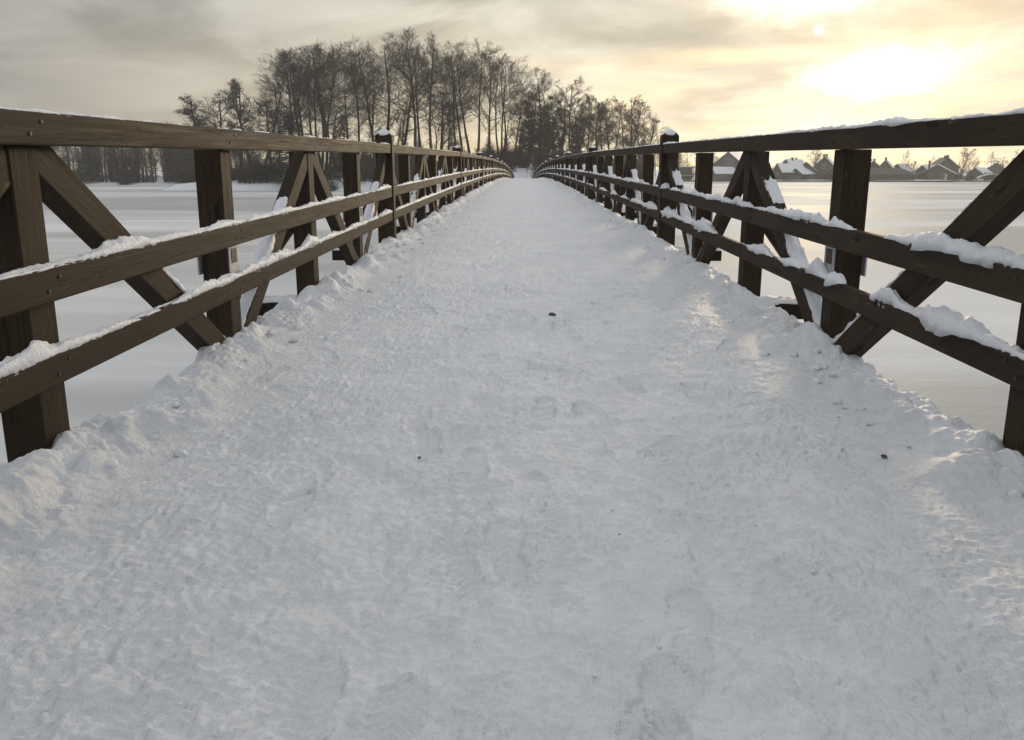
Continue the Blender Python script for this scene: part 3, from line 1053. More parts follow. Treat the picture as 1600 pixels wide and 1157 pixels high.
def shrub_mesh(seed, H=3.0, n=26):
    R = random.Random(seed)
    T, C = Tubes(), Tubes()
    for s in range(n):
        an = R.uniform(0, 2 * PI)
        d0 = (math.cos(an) * R.uniform(.1, .7), math.sin(an) * R.uniform(.1, .7), 1)
        ln = H * R.uniform(.5, 1.1)
        pts, rad = grow(R, (R.gauss(0, .5), R.gauss(0, .5), -0.2), d0, ln, 0.035, 0.012, 6, 0.12, 0.03)
        T.tube(pts, rad, 3)
        for c in range(9):
            i = R.randint(1, 5)
            cp, cr = grow(R, pts[i], side_dir(R, pts[i + 1] - pts[i], math.radians(R.uniform(30, 65))), ln * R.uniform(.2, .45), 0.016, 0.010, 3, 0.15, 0.04)
            C.tube(cp, cr, 3)
            for e in range(5):
                q = R.randint(0, 2)
                ep, er = grow(R, cp[q], side_dir(R, cp[q + 1] - cp[q], math.radians(R.uniform(30, 65))), ln * R.uniform(.1, .2), 0.011, 0.006, 2, 0.15, 0.03)
                C.tube(ep, er, 3)
    return T.mesh('stem', M_BARK), C.mesh('crown', M_TWIG)


def leaf_cloud(R, centres, size, n_each, sx=1.0):
    V = []
    for c, rad in centres:
        for _ in range(n_each):
            d = np.array([R.gauss(0, 1), R.gauss(0, 1), R.gauss(0, 1)]); d /= np.linalg.norm(d)
            p = np.array(c) + d * rad * R.random() ** 0.5
            a = np.array([R.gauss(0, 1), R.gauss(0, 1), R.gauss(0, 0.6)]); a /= np.linalg.norm(a)
            b = np.cross(a, d); b /= np.linalg.norm(b) + 1e-9
            s = size * R.uniform(.6, 1.3)
            V += [p - a * s, p + b * s * 0.6 * sx, p + a * s, p - b * s * 0.5 * sx]
    v = np.array(V)
    return v, np.arange(len(v)).reshape(-1, 4)


def spruce_meshes(seed, H=11.0, wid=2.6):
    R = random.Random(seed)
    T = Tubes()
    pts, rad = grow(R, (0, 0, -0.4), (0, 0, 1), H + 0.4, 0.18, 0.015, 10, 0.008, 0.02)
    T.tube(pts, rad, 6)
    V = []
    z = 0.7
    while z < H - 0.1:
        q = z / H
        w = wid * (1 - q) ** 0.85 + 0.12
        for b in range(9 if q < 0.8 else 6):
            an = R.uniform(0, 2 * PI); ln = w * R.uniform(.65, 1.12)
            ca, sa = math.cos(an), math.sin(an)
            nS = max(2, int(ln / 0.28))
            for s in range(nS):
                f = (s + 0.6) / nS
                c = np.array([ca * ln * f, sa * ln * f, z - 0.32 * ln * f + 0.18 * ln * f * f])
                for t in range(3):
                    a = np.array([ca + R.gauss(0, .7), sa + R.gauss(0, .7), R.gauss(-.25, .3)]); a /= np.linalg.norm(a)
                    bb = np.array([-sa, ca, R.gauss(0, .5)]); bb /= np.linalg.norm(bb)
                    l = 0.30 * R.uniform(.7, 1.25); ww = 0.10
                    V += [c - bb * ww, c + a * l, c + bb * ww, c - a * l * 0.4]
        z += 0.30
    v = np.array(V)
    return T.mesh('trunk', M_BARK), mesh_np('crown', v, np.arange(len(v)).reshape(-1, 4), M_NEEDLE)


def evergreen_meshes(seed, H=13.0):
    """loose open pine, clumped foliage on bent limbs"""
    R = random.Random(seed)
    T = Tubes()
    pts, rad = grow(R, (0, 0, -0.4), (0.05, 0, 1), H + 0.4, 0.24, 0.04, 10, 0.05, 0.03)
    T.tube(pts, rad, 6)
    cs = []
    for b in range(30):
        f = 0.22 + 0.77 * (b + R.random()) / 30
        i = min(int(f * 10), 9)
        p = pts[i] + (pts[i + 1] - pts[i]) * (f * 10 - i)
        ln = 3.1 * (1.15 - f) ** 0.6 * R.uniform(.6, 1.15)
        bp, br = grow(R, p, side_dir(R, (0, 0, 1), math.radians(R.uniform(50, 85))), ln, 0.06, 0.015, 5, 0.15, 0.09)
        T.tube(bp, br, 4)
        for c in (2, 3, 4, 5):
            cs.append((bp[c] + np.array([0, 0, 0.1]), R.uniform(.35, .85)))
    v, f = leaf_cloud(R, cs, 0.115, 52, 0.6)
    return T.mesh('trunk', M_BARK), mesh_np('crown', v, f, M_NEEDLE)


def ivy_tree_meshes(seed, H=20.0):
    """bare tree whose trunk and limbs are wrapped in dark evergreen leaves"""
    R = random.Random(seed)
    t, c = bare_tree_meshes(seed, H=H, n1=28, clear=0.15, l1=0.26, n2=9, n3=7)
    cs = []
    for lobe in range(11):
        an = R.uniform(0, 2 * PI); w0 = H * R.uniform(0.02, 0.15); z0 = R.uniform(0.06, 0.3); z1 = R.uniform(0.4, 0.84)
        for k in range(9):
            q = (k + R.random()) / 9
            z = H * (z0 + (z1 - z0) * q); w = w0 * (0.35 + 0.65 * q ** 0.5)
            cs.append(((math.cos(an) * w + R.gauss(0, .25), math.sin(an) * w + R.gauss(0, .25), z), R.uniform(.35, .95)))
    v, f = leaf_cloud(R, cs, 0.20, 62, 0.8)
    return t, c, mesh_np('ivy', v, f, M_IVY)


PROTO = {
    'tall': [bare_tree_meshes(1, H=23, clear=0.42), bare_tree_meshes(2, H=23, clear=0.45, n1=24, l1=0.24), bare_tree_meshes(8, H=23, clear=0.28, l1=0.27, n1=28)],
    'fork': [bare_tree_meshes(3, H=23, stems=2, spread=0.16, clear=0.38), bare_tree_meshes(4, H=23, stems=3, spread=0.15, clear=0.42, n1=26)],
    'lean': [bare_tree_meshes(5, H=23, lean=(0.16, 0.0), clear=0.4, l1=0.24)],
    'slim': [bare_tree_meshes(6, H=16, clear=0.25, n1=24, l1=0.21, n2=8, r=0.18), bare_tree_meshes(7, H=16, clear=0.35, n1=22, l1=0.24, n2=8, r=0.19)],
    'gnarled': [bare_tree_meshes(9, H=13, stems=3, spread=0.3, clear=0.35, n1=14, l1=0.22, n2=5, n3=4, r=0.24)],
    'far': [bare_tree_meshes(21, H=14, clear=0.15, n1=16, l1=0.24, n2=6, n3=5, tw=0.03, r=0.2, n4=0), bare_tree_meshes(22, H=14, clear=0.25, n1=16, l1=0.20, n2=6, n3=5, tw=0.03, r=0.2, n4=0)],
    'round': [bare_tree_meshes(23, H=9, clear=0.18, n1=20, l1=0.34, n2=8, n3=6, tw=0.016, r=0.18, a1=(30, 70))],
    'spruce': [spruce_meshes(31), spruce_meshes(32, H=11, wid=3.4)],
    'pine': [evergreen_meshes(41), evergreen_meshes(42)],
    'ivy': [ivy_tree_meshes(51), ivy_tree_meshes(52)],
    'shrub': [shrub_mesh(61), shrub_mesh(62), shrub_mesh(63, H=2.4, n=30)],
}
BASE_H = {'tall': 23, 'fork': 23, 'lean': 23, 'slim': 16, 'gnarled': 13, 'far': 14, 'round': 9, 'spruce': 11, 'pine': 13, 'ivy': 20, 'shrub': 3}
RT_ = random.Random(77)


def plant(kind, variant, p, height, label, cat, group, name, rz=None, wide=1.0):
    t = empty(name, p, RT_.uniform(0, 2 * PI) if rz is None else rz)
    s = height / BASE_H[kind]
    t.scale = (s * wide, s * wide, s)
    tag(t, label, cat, group)
    for me in PROTO[kind][variant % len(PROTO[kind])]:
        o = bpy.data.objects.new(me.name.split('.')[0], me)
        link(o, t)
    return t


def ground_at(hf, x, y):
    return float(hf(np.array([x]), np.array([y]))[0])


# trees of the island: (pixel column of the trunk, pixel row of the top, distance, kind, variant, turn, label)
ISLAND = [
    (310, 150, 152, 'pine', 0, None, 1.0, 'small ragged evergreen at the far left edge of the island trees'),
    (338, 147, 154, 'round', 0, None, 1.0, 'low bushy bare tree just left of the pointed dark pine'),
    (366, 120, 153, 'pine', 1, None, 0.8, 'pointed dark pine rising above the left end of the island'),
    (391, 113, 148, 'gnarled', 0, 0.4, 0.9, 'gnarled old bare tree with thick crooked limbs left of the tall row'),
    (418, 158, 158, 'round', 0, None, 1.0, 'short twiggy tree between the gnarled tree and the broad spruce'),
    (449, 160, 147, 'spruce', 1, None, 1.25, 'broad dark spruce low among the trees left of the tall row'),
    (463, 82, 151, 'lean', 0, PI, 1.0, 'leftmost of the tall bare trees, its trunk leaning outward to the left'),
    (470, 76, 155, 'tall', 0, None, 0.9, 'tall bare tree second from the left of the tall row'),
    (488, 70, 150, 'fork', 0, 0.3, 0.9, 'tall forked bare tree directly above the broad dark spruce'),
    (499, 66, 153, 'fork', 1, 1.2, 0.85, 'tall bare tree of three stems left of the small pointed spruce'),
    (431, 122, 154, 'tall', 1, None, 0.7, 'bare tree of middling height at the left shoulder of the tall row'),
    (516, 72, 156, 'tall', 0, None, 0.9, 'tall bare tree in the gap between the three stemmed tree and the high fork'),
    (622, 74, 158, 'tall', 0, None, 0.9, 'bare tree just behind the full crowned tree over the capped post'),
    (734, 80, 157, 'tall', 0, None, 0.8, 'thin crowned bare tree between the twin trunks and the clean trunk'),
    (583, 76, 158, 'tall', 0, None, 1.0, 'bare tree hiding behind the thin trunk that leans right'),
    (447, 96, 156, 'tall', 2, None, 0.8, 'broad bare tree at the left shoulder of the tall row above the spruce'),
    (534, 172, 148, 'spruce', 0, None, 1.0, 'small pointed spruce standing dark against the yellow sky'),
    (545, 64, 151, 'fork', 0, 0.2, 0.85, 'tall bare tree with a high fork right above the small pointed spruce'),
    (576, 96, 150, 'lean', 0, 0.0, 0.8, 'thin trunk leaning right beside the first capped post of the left railing'),
    (598, 62, 153, 'tall', 2, None, 1.0, 'full crowned bare tree rising straight above the first capped post at left'),
    (648, 50, 152, 'lean', 0, PI, 0.85, 'tallest bare tree of the island, its trunk leaning left'),
    (652, 76, 155, 'tall', 1, None, 0.8, 'straight slim bare tree beside the foot of the tallest leaning tree'),
    (666, 60, 151, 'lean', 0, 0.1, 0.8, 'tall bare tree leaning right in the middle of the island row'),
    (689, 145, 156, 'round', 0, None, 1.1, 'small round bare tree below the middle of the tall row'),
    (712, 64, 152, 'fork', 0, 1.6, 0.75, 'tall bare tree with twin close trunks right of the middle of the row'),
    (722, 84, 158, 'tall', 0, None, 0.8, 'bare tree half hidden behind the twin trunks'),
    (745, 72, 151, 'tall', 1, None, 0.75, 'tall bare tree with a clean straight trunk, left of the row\'s right end'),
    (765, 78, 153, 'tall', 2, None, 0.7, 'narrow tall bare tree second from the right end of the tall row'),
    (784, 82, 152, 'fork', 1, 0.5, 0.6, 'bundle of thin tall stems ending the tall row at the right'),
    (803, 128, 160, 'slim', 0, None, 0.9, 'thin bare tree in the dip above the end of the bridge'),
    (826, 132, 158, 'ivy', 1, None, 0.9, 'dark ivy covered tree just left of the thickest dark tree over the bridge end'),
    (846, 107, 156, 'ivy', 0, None, 1.0, 'thickest darkest tree, ivy covered, right behind the end of the bridge'),
    (868, 122, 160, 'ivy', 1, 2.0, 0.8, 'ivy covered tree on the right flank of the thickest dark tree'),
    (892, 124, 157, 'slim', 1, None, 0.8, 'slim bare tree standing up between the dark tree and the thin right group'),
    (903, 150, 160, 'ivy', 0, 3.0, 0.6, 'dark ragged small tree above the right railing\'s far end'),
    (916, 148, 163, 'slim', 0, None, 0.8, 'leftmost thin bare tree of the right hand group'),
    (930, 165, 160, 'round', 0, None, 0.55, 'round crowned little tree in the right hand group'),
    (942, 150, 164, 'slim', 1, None, 0.8, 'bare tree with a bushy top in the middle of the right hand group'),
    (961, 158, 162, 'slim', 0, 2.5, 0.7, 'slender bare tree third from the right of the right hand group'),
    (978, 152, 165, 'slim', 1, 0.7, 0.8, 'slender bare tree second from the right of the right hand group'),
    (993, 147, 163, 'slim', 0, 4.0, 0.9, 'rightmost full bare tree of the island, taller than its neighbours'),
    (876, 135, 165, 'slim', 0, 1.1, 1.0, 'bare tree filling the gap right of the ivy covered flank tree'),
    (908, 156, 167, 'round', 0, 2.2, 0.7, 'bushy bare tree behind the dark ragged small tree'),
    (934, 158, 168, 'slim', 1, 3.3, 1.0, 'bare tree behind the little round crowned tree'),
    (952, 160, 167, 'slim', 0, 0.2, 1.0, 'bare tree between the bushy top and the slender one'),
    (985, 156, 168, 'slim', 1, 5.0, 1.0, 'bare tree just left of the rightmost full tree of the island'),
    (1010, 182, 166, 'round', 0, 1.0, 0.7, 'low bare tree sloping down at the right end of the island'),
]
for u, v, y, kind, var, rz, wide, lab in ISLAND:
    top = at(u, v, y)
    g = ground_at(island_h, top.x, y)
    cat = {'spruce': 'conifer', 'pine': 'conifer'}.get(kind, 'tree')
    nm = {'spruce': 'spruce_tree', 'pine': 'pine_tree', 'ivy': 'ivy_tree'}.get(kind, 'bare_tree')
    plant(kind, var, (top.x, y, g), (top.z - g) * 0.94, lab, cat, 'trees on the wooded island', nm, rz, max(wide * 1.5, 1.15))

# small leafless saplings by the path off the bridge
for u, v, y, lab in ((824, 246, 134, 'thin dark sapling standing alone on the snowy slope past the bridge end'),):
    top = at(u, v, y); g = ground_at(island_h, top.x, y)
    plant('slim', 1, (top.x, y, g), top.z - g, lab, 'tree', None, 'sapling', None, 0.35)

# lower trees standing behind and between the tall ones
for k in range(15):
    u = RT_.uniform(305, 1012)
    y = RT_.uniform(158, 176)
    p = at(u, 280, y)
    g = ground_at(island_h, p.x, y)
    plant(('round', 'slim', 'far')[k % 3], k, (p.x, y, g), RT_.uniform(7.5, 13), 'lower bare tree half hidden between the tall trees of the island', 'tree', 'lower trees on the island', 'bare_tree', None, RT_.uniform(.95, 1.35))

# undergrowth of the island
for k in range(150):
    u = RT_.uniform(296, 1015)
    y = RT_.uniform(132, 172)
    p = at(u, 280, y)
    if abs(p.x) < 2.6 and y < 150:
        continue
    g = ground_at(island_h, p.x, y)
    if g < ICE - 0.3:
        continue
    plant('shrub', k, (p.x, y, g), RT_.uniform(2.2, 4.6), 'bare shrub in the dark undergrowth below the island trees', 'shrub', 'undergrowth on the island', 'shrub', None, RT_.uniform(.9, 1.5))

# evergreen bushes that darken the foot of the wood
for k in range(26):
    u = RT_.uniform(400, 1000)
    y = RT_.uniform(160, 176)
    p = at(u, 280, y)
    g = ground_at(island_h, p.x, y)
    plant('spruce', k, (p.x, y, g), RT_.uniform(3.5, 6.5), 'small dark evergreen in the shade under the island trees', 'conifer', 'young evergreens on the island', 'young_spruce', None, RT_.uniform(1.1, 1.7))

# far wood on the left, beyond the ice
for k in range(168):
    y = 201 + 34 * RT_.random() ** 1.4
    u = RT_.uniform(-40, 400)
    p = at(u, 280, y)
    if p.x > -56:
        continue
    g = ground_at(wood_h, p.x, y)
    kind = 'far' if RT_.random() < 0.8 else 'spruce'
    if kind == 'far':
        plant('far', k, (p.x, y, g), RT_.uniform(10.5, 14.5), 'bare tree in the grey wood across the ice at the far left', 'tree', 'far wood on the left shore', 'far_tree', None, RT_.uniform(.9, 1.4))
    else:
        plant('spruce', k, (p.x, y, g), RT_.uniform(8, 12.5), 'dark spruce in the grey wood across the ice at the far left', 'conifer', 'far wood on the left shore', 'far_spruce', None, 1.0)
for k in range(60):
    y = RT_.uniform(199, 206)
    u = RT_.uniform(-120, 360)
    p = at(u, 280, y)
    if p.x > -56:
        continue
    g = ground_at(wood_h, p.x, y)
    plant('shrub', k, (p.x, y, g), RT_.uniform(2.0, 3.6), 'bare shrub along the shore of the far left wood', 'shrub', 'shore shrubs on the left', 'shrub', None, 1.6)

# ------------------------------------------------------------------ village on the right bank
GY = 286.0
M_PX = GY * math.cos(PITCH) / F_PX      # metres per photo pixel there


def house(u, v_base, v_eave, v_ridge, w_px, depth, yaw, label, y=GY, wall=None, snow_roof=True, chim=(), windows=(), cat='house', name='gable_house', door=False, hip=0.0, eave_over=0.35):
    """gable end faces -Y before yaw; ridge runs along local Y"""
    m = y * math.cos(PITCH) / F_PX
    p = at(u, 280, y)
    g = ground_at(bank_h, p.x, y) - 0.15
    root = empty(name, (p.x, y, g), yaw)
    tag(root, label, cat, 'houses along the right shore')
    w = w_px * m; he = at(u, v_eave, y).z - g; hr = at(u, v_ridge, y).z - g
    wall = wall or M_HWALL
    bm = bmesh.new()
    h2 = w / 2
    ins = hip * depth
    prof = [(-h2, 0), (h2, 0), (h2, he), (0, hr), (-h2, he)]
    if hip:
        b0 = [bm.verts.new((x, yy, zz)) for yy in (0, depth) for x, zz in ((-h2, 0), (h2, 0), (h2, he), (-h2, he))]
        for q in range(4):
            bm.faces.new([b0[i] for i in ((0, 1, 2, 3), (4, 5, 6, 7), (0, 3, 7, 4), (1, 2, 6, 5))[q]])
    else:
        a = [bm.verts.new((x, 0, zz)) for x, zz in prof]; b = [bm.verts.new((x, depth, zz)) for x, zz in prof]
        bm.faces.new(a); bm.faces.new(b[::-1])
        for i in range(5):
            bm.faces.new([a[i], a[(i + 1) % 5], b[(i + 1) % 5], b[i]])
    obj('wall', bm_mesh('wall', bm, wall), root)
    # roof: two thick slabs with an overhang
    o = eave_over; sl = (hr - he) / h2; th = 0.22
    bm = bmesh.new()
    if hip:
        q = [(-h2 - o, -o, he - sl * o + 0.05), (h2 + o, -o, he - sl * o + 0.05), (h2 + o, depth + o, he - sl * o + 0.05), (-h2 - o, depth + o, he - sl * o + 0.05), (0, ins, hr + 0.05), (0, depth - ins, hr + 0.05)]
        vs = [bm.verts.new(c) for c in q]
        for f in ((0, 1, 4), (1, 2, 5, 4), (2, 3, 5), (3, 0, 4, 5), (0, 3, 2, 1)):
            bm.faces.new([vs[i] for i in f])
    else:
        pr = [(-h2 - o, he - sl * o + .02), (0, hr + .02), (h2 + o, he - sl * o + .02), (h2 + o, he - sl * o + .02 + th), (0, hr + .02 + th * 1.15), (-h2 - o, he - sl * o + .02 + th)]
        a = [bm.verts.new((x, -o, zz)) for x, zz in pr]; b = [bm.verts.new((x, depth + o, zz)) for x, zz in pr]
        for f in ((0, 1, 4, 5), (1, 2, 3, 4)):
            bm.faces.new([a[i] for i in f]); bm.faces.new([b[i] for i in f[::-1]])
        for i in range(6):
            bm.faces.new([a[i], a[(i + 1) % 6], b[(i + 1) % 6], b[i]])
    roof = obj('roof', bm_mesh('roof', bm, M_FAR if snow_roof else M_TILE), root)
    # dark barge boards on the gable
    if not hip:
        for s in (-1, 1):
            bm = bmesh.new()
            add_box(bm, (-0.06, 0, -0.14), (0.06, math.hypot(h2 + o, sl * (h2 + o)), 0.10))
            b = obj('barge_board', bm_mesh('barge_board', bm, wall), root)
            b.matrix_local = Matrix.Translation((0, -o - 0.08, hr)) @ Matrix.Rotation(s * PI / 2, 4, 'Z') @ Matrix.Rotation(-math.atan(sl), 4, 'X')
    for cxp, cyf, ch in chim:
        z0 = hr - abs(cxp) * sl - 0.3
        c = obj('chimney', box_mesh('chimney', (cxp - .35, cyf * depth - .35, z0), (cxp + .35, cyf * depth + .35, hr + ch), M_BRICK), roof)
    for wx, wz, ww, wh in windows:
        f = obj('window', box_mesh('window', (wx - ww / 2 - .12, -0.07, wz - .12), (wx + ww / 2 + .12, -0.004, wz + wh + .12), M_TRIM), root)
        obj('pane', box_mesh('pane', (wx - ww / 2, -0.085, wz), (wx + ww / 2, -0.072, wz + wh), M_GLASS), f)
        obj('mullion', box_mesh('mullion', (wx - .05, -0.10, wz), (wx + .05, -0.087, wz + wh), M_TRIM), f)
    if door:
        d = obj('door', box_mesh('door', (w * 0.2, -0.06, 0.1), (w * 0.2 + 1.0, -0.004, 2.1), M_TRIM), root)
    return root


house(1136, 284, 257, 238, 46, 14, -0.50, 'tallest house, steep gable with paired pale windows, beside the right capped post',
      chim=(), windows=((-0.1, 5.6, 0.9, 1.7), (1.2, 5.6, 0.9, 1.7), (-3.0, 1.4, 1.0, 1.2), (2.8, 1.4, 1.0, 1.2)), wall=M_HWALL2)
house(1112, 284, 271, 262, 22, 8, -1.3, 'low snow roofed wing left of the tallest house', y=283, wall=M_HWALL2, windows=((0, 1.0, 1.0, 1.0),))
house(1160, 284, 270, 262, 20, 7, -1.2, 'low snow roofed lean-to right of the tallest house', y=283, wall=M_HWALL2)
house(1214, 284, 269, 256, 30, 9, -1.35, 'house showing a plain snow covered roof slope, right of the braced post', y=288, chim=((0, .3, .9),), windows=((0, 1.0, 1.0, 1.2),))
house(1226, 284, 266, 250, 34, 13, -0.75, 'dark gabled house with a long snow roof running right, behind the plain roof slope', y=297, chim=((0.3, .35, .9), (-.3, .7, .8)), windows=((0, 3.2, .9, 1.2),))
house(1258, 284, 267, 254, 30, 9, -0.35, 'dark gabled house with a snow edged roof left of the two chimney house', y=289, windows=((-1.6, 1.1, 1.0, 1.2), (1.6, 1.1, 1.0, 1.2)))
house(1286, 284, 264, 245, 36, 12, -0.45, 'high gabled house with two chimneys near the second thick post at right', y=300, chim=((-0.3, .08, 1.0), (0.3, .3, 1.0)), windows=((0, 4.0, 1.0, 1.3),))
house(1312, 284, 268, 256, 26, 9, -0.3, 'gabled house hidden behind the second thick post of the right railing', y=290)
house(1362, 284, 266, 252, 32, 10, -0.35, 'gabled house with snow edged roof right of the second thick post', y=292, chim=((0.5, .3, .9), (-.2, .9, .8)), windows=((-1.0, 1.4, 1.0, 1.2),))
house(1381, 284, 266, 251, 26, 9, -0.5, 'gabled house with a tall chimney peeping over the snow edged roof', y=301, chim=((0.0, .1, 1.1),))
house(1356, 284, 272, 265, 24, 7, -0.4, 'low gabled shed in front of the snow edged roof', y=287)
house(1424, 284, 272.5, 263, 36, 17, 1.45, 'long low dark building with hipped roof left of the broad gable', y=284.5, snow_roof=False, hip=0.22, name='low_building', cat='building')
house(1463, 284, 272, 258, 50, 11, -0.52, 'broad low house whose wide gable faces the ice, snow roof to the right', y=285, chim=((-3.0, .6, 1.6),), windows=((-1.9, 0.9, 1.1, 1.1), (1.9, 0.9, 1.1, 1.1)), door=True)
house(1478, 284, 262, 247, 34, 10, -0.2, 'house with twin chimneys rising behind the broad low gable', y=306, chim=((0.35, .2, 1.1), (-0.55, .2, .9)), snow_roof=False)

house(1186, 284, 270, 257, 26, 9, -0.4, 'small gabled house half behind the braced post of the right railing', y=294, windows=((0, 1.2, 1.0, 1.2),))
house(1243, 284, 272, 264, 22, 8, -0.9, 'low snow roofed outbuilding below the long snow roof', y=285)
house(1301, 284, 271, 261, 24, 8, -0.7, 'low snow roofed cottage left of the second thick post', y=286, windows=((0, 0.9, 1.0, 1.1),))
house(1338, 284, 269, 258, 24, 8, -1.2, 'cottage with plain snow roof slope just right of the second thick post', y=296, chim=((0, .5, .9),))
house(1400, 284, 268, 257, 24, 9, -0.8, 'distant gabled house behind the long low building', y=318)
house(1440, 284, 269, 259, 26, 9, -1.1, 'snow roofed house peeping between the long low building and the broad gable', y=304)
house(1522, 284, 271, 263, 22, 8, -0.9, 'small snow roofed cottage beside the broad bare tree', y=300)
house(1554, 284, 269, 255, 40, 12, -0.3, 'hazy steep gable far back at the right end of the village', y=345)

# open pier shelter at the left of the village
p = at(1070, 284, 282)
g = ground_at(bank_h, p.x, 284)
sh = empty('pier_shelter', (p.x, 283.5, g))
tag(sh, 'low open shelter with snowy roof and posts left of the tallest house', 'shelter')
obj('roof', box_mesh('roof', (-3.4, -1.6, 4.3), (3.4, 2.2, 4.62), M_FAR), sh)
obj('fascia', box_mesh('fascia', (-3.3, -1.5, 4.0), (3.3, 2.1, 4.28), M_HWALL), sh)
obj('rear_wall', box_mesh('rear_wall', (-3.2, 1.9, -0.3), (3.2, 2.05, 3.99), M_HWALL2), sh)
for x in np.linspace(-3.0, 3.0, 6):
    obj('post', box_mesh('post', (x - .09, -1.4, -0.3), (x + .09, -1.22, 3.99), M_HWALL), sh)
obj('handrail', box_mesh('handrail', (-3.2, -1.55, 1.4), (3.2, -1.42, 1.55), M_TRIM), sh)

# garden fence along the shore: posts, boards
me_board = box_mesh('board', (-0.17, -0.02, 0), (0.17, 0.02, 1.5), M_HWALL2, 0)


def shore_fence(u0, u1, label):
    a, b = at(u0, 282, 283.6), at(u1, 282, 283.6)
    root = empty('board_fence', (a.x, 283.6, ground_at(bank_h, a.x, 283.6)))
    tag(root, label, 'fence', 'fences along the right shore')
    n = int((b.x - a.x) / 0.42)
    for k in range(n):
        o = obj('board', me_board, root, (k * 0.42, 0, ground_at(bank_h, a.x + k * .42, 283.6) - root.location.z - 0.1))
        o.scale = (1, 1, RT_.uniform(.9, 1.06))
    for h in (0.45, 1.2):
        obj('rail', box_mesh('rail', (-.2, 0.024, h), (n * .42, 0.09, h + .09), M_HWALL), root)


shore_fence(1164, 1212, 'board fence by the shore below the plain snow roof slope')
shore_fence(1228, 1276, 'board fence by the shore below the two chimney house')

# jetties
for u0, u1, v, lab in ((1368, 1424, 286.5, 'dark jetty lying low on the ice before the long low building'),
                       (1424, 1490, 287.2, 'dark jetty lying low on the ice before the broad gable'),
                       (1545, 1572, 287.0, 'short dark jetty on the ice at the far right')):
    yj = 262.0 if v > 287 else 268
    a, b = at(u0, v, yj), at(u1, v, yj)
    j = empty('jetty', (a.x, yj, ICE))
    tag(j, lab, 'jetty', 'jetties on the right shore')
    ln = b.x - a.x
    obj('deck', box_mesh('deck', (0, 0, 0.06), (ln, 1.8, 0.42), M_BEAM), j)
    obj('snow', box_mesh('snow', (0.02, 0.05, 0.423), (ln - .02, 1.78, 0.53), M_FAR, 0.03), j)
    for k in range(int(ln / 3) + 1):
        obj('pile', box_mesh('pile', (k * 3 + .1, 0.1, -0.5), (k * 3 + .32, 0.32, 0.219), M_BEAM), j)

# timber edge of the shore
a, b = at(1040, 284, 277.5), at(1640, 284, 277.5)
xs = np.arange(a.x, b.x, 4.0)
q = empty('quay_edge', (a.x, 277.5, ICE)); tag(q, 'low dark timber edging along the foot of the village shore', 'quay')
me_q = box_mesh('timber', (0, -0.15, -0.3), (3.97, 0.15, 0.42), M_BEAM)
for k, x in enumerate(xs):
    obj('timber', me_q, q, (x - a.x, RT_.uniform(-.1, .1), RT_.uniform(-.08, .04)))

# small arched garden bridge covered with snow
p = at(1550, 283, 281)
ab = empty('garden_bridge', (p.x, 281, ICE + 0.5))
tag(ab, 'small snow covered arched bridge on the shore at the far right', 'bridge')
for nm, z0, th, m, yy0, yy1 in (('arch', 0.0, 0.35, M_HWALL, 0, 1.6), ('snow', 0.355, 0.25, M_FAR, 0.05, 1.55)):
    bm = bmesh.new(); rows = []
    for k in range(15):
        q = k / 14; x = (q - .5) * 10.0; z = 1.5 * math.sin(PI * q) ** 0.8 + z0
        rows.append([bm.verts.new(c) for c in ((x, yy0, z), (x, yy1, z), (x, yy1, z + th), (x, yy0, z + th))])
    for k in range(14):
        for q in range(4):
            bm.faces.new([rows[k][q], rows[k][(q + 1) % 4], rows[k + 1][(q + 1) % 4], rows[k + 1][q]])
    bm.faces.new(rows[0]); bm.faces.new(rows[-1][::-1])
    obj(nm, bm_mesh(nm, bm, m), ab)
for x in (-3.5, -1.2, 1.2, 3.5):
    z = 1.5 * math.sin(PI * (x / 10 + .5)) ** 0.8
    obj('post', box_mesh('post', (x - .06, -0.03, z - .1), (x + .06, 0.09, z + 1.0), M_HWALL), ab)

# trees of the village
VILLAGE = [
    (1504, 235, 291, 'round', 0, 1.25, 'broad bare tree right of the broad low gable'),
    (1427, 254, 289, 'round', 0, 1.3, 'small dense bare tree between the long low building and the broad gable'),
    (1417, 238, 315, 'slim', 1, .7, 'faint thin tree rising behind the long low building'),
    (1272, 236, 308, 'round', 0, 1.0, 'bare tree between the roofs left of the two chimney house'),
    (1234, 246, 305, 'spruce', 0, 1.0, 'small dark conifer behind the long snow roof'),
    (1119, 242, 300, 'round', 0, 1.2, 'bare tree left of the tallest house'),
    (1075, 228, 300, 'far', 0, 1.0, 'bare tree behind the open shelter'),
    (1062, 235, 296, 'spruce', 1, 1.2, 'dark conifer beside the open shelter'),
    (1092, 232, 304, 'far', 1, 1.0, 'bare tree between the open shelter and the tallest house'),
    (1552, 240, 330, 'slim', 1, .8, 'tall thin tree above the hazy wood at the far right'),
    (1592, 236, 330, 'far', 0, .9, 'bare tree above the hazy wood at the right border'),
    (1458, 246, 330, 'slim', 0, .8, 'faint bare tree behind the broad low house, left of the twin chimneys'),
    (1350, 240, 320, 'slim', 0, .8, 'faint bare tree just right of the second thick post'),
]
for u, v, y, kind, var, wide, lab in VILLAGE:
    top = at(u, v, y); g = ground_at(bank_h, top.x, y)
    nm = 'spruce_tree' if kind == 'spruce' else 'bare_tree'
    plant(kind, var, (top.x, y, g), top.z - g, lab, 'conifer' if kind == 'spruce' else 'tree', 'trees in the village', nm, None, wide)
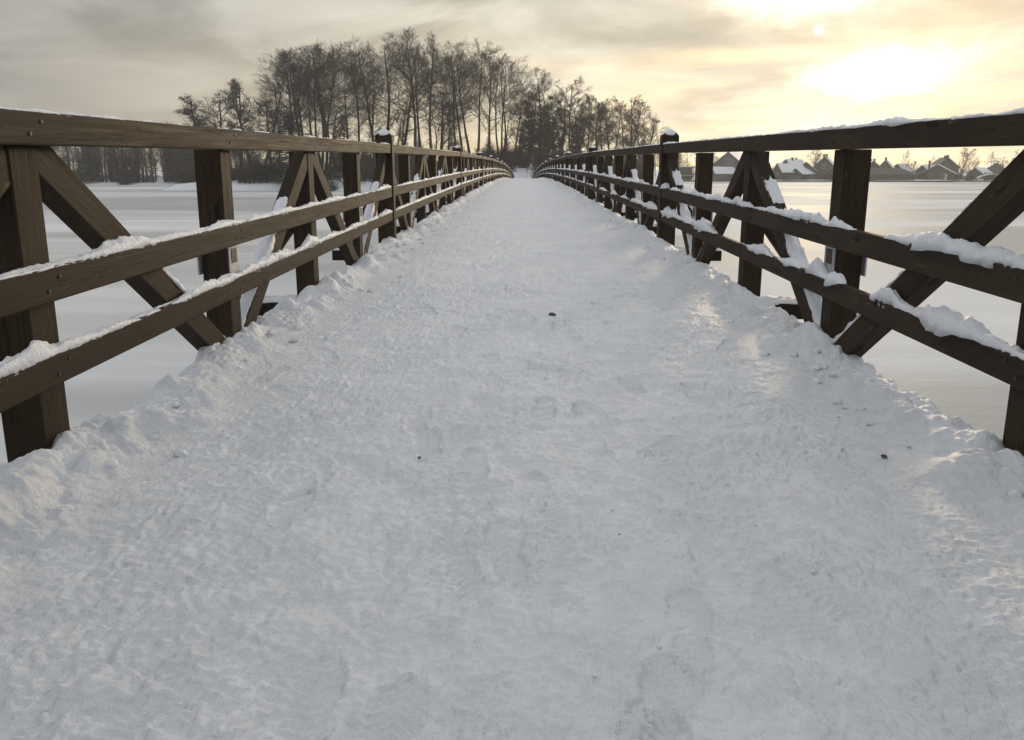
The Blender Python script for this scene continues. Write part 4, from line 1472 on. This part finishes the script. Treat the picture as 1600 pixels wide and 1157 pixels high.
for k in range(120):
    y = RT_.uniform(330, 400)
    u = RT_.uniform(1010, 1900)
    p = at(u, 280, y); g = ground_at(bank_h, p.x, y)
    top = at(u, RT_.uniform(254, 264) - (9 if 1515 < u else 0), y)
    plant('far', k, (p.x, y, g), max(4, top.z - g), 'bare tree in the hazy wood behind the village houses', 'tree', 'far wood behind the village', 'far_tree', None, RT_.uniform(1.3, 2.1))
for k in range(95):
    y = RT_.uniform(284, 289)
    u = RT_.uniform(1040, 1640)
    p = at(u, 280, y); g = ground_at(bank_h, p.x, y)
    plant('shrub', k, (p.x, y - 1.5, g), RT_.uniform(1.2, 2.9), 'bare garden shrub along the village shore', 'shrub', 'garden shrubs on the right shore', 'shrub', None, 1.5)
# trees between the island and the village, far off
for k in range(40):
    y = RT_.uniform(300, 360)
    u = RT_.uniform(985, 1060)
    p = at(u, 280, y); g = ground_at(bank_h, p.x, y)
    top = at(u, RT_.uniform(222, 244), y)
    plant('far', k, (p.x, y, g), max(4, top.z - g), 'bare tree in the low wood between the island and the village', 'tree', 'low wood beyond the right railing', 'far_tree', None, RT_.uniform(.9, 1.4))

# ------------------------------------------------------------------ small things lying on the path and the ice
def stone(u, v, r, label, on_ice=False):
    y = 5.0
    for _ in range(30):
        p = at(u, v, y)
        z = (ICE if on_ice else deck(y) + 0.02)
        y *= 1 + 0.6 * ((p.z - z) / (EYE - z))
    p = at(u, v, y)
    vv, ff = ICO2
    d = blob_np((0, 0, 0), r, u * 0.13, vv, ff, 0.6, 0.6)
    o = obj('stone', mesh_np('stone', d, ff, M_STONE if not on_ice else M_SNOW, True), None, (p.x, y, z + r * 0.25))
    tag(o, label, 'stone' if not on_ice else 'snow lump', 'stones lying on the path' if not on_ice else 'lumps lying on the ice')


stone(863, 494, 0.022, 'dark little stone on the middle of the path, farthest of the four')
stone(655, 716, 0.006, 'dark little stone left of the middle of the path')
stone(795, 861, 0.008, 'tiny dark stone on the trodden middle of the path, nearest of the four')
stone(1381, 714, 0.009, 'flat dark stone near the right hand snow bank')

# ------------------------------------------------------------------ thin winter haze over the lake
hz = box_mesh('haze', (-420, -60, ICE - 1.2), (420, 520, 42), M_SNOW)
hz.materials.clear()
hm = bpy.data.materials.new('haze')
hm.use_nodes = True
HN = NT(hm.node_tree)
ho = HN.n('ShaderNodeOutputMaterial'); hv = HN.n('ShaderNodeVolumePrincipled')
hv.inputs['Color'].default_value = (0.92, 0.93, 0.95, 1)
hv.inputs['Density'].default_value = 0.0007
hv.inputs['Anisotropy'].default_value = 0.3
HN.link(hv.outputs[0], ho.inputs['Volume'])
hz.materials.append(hm)
tag(obj('haze', hz), kind='stuff')
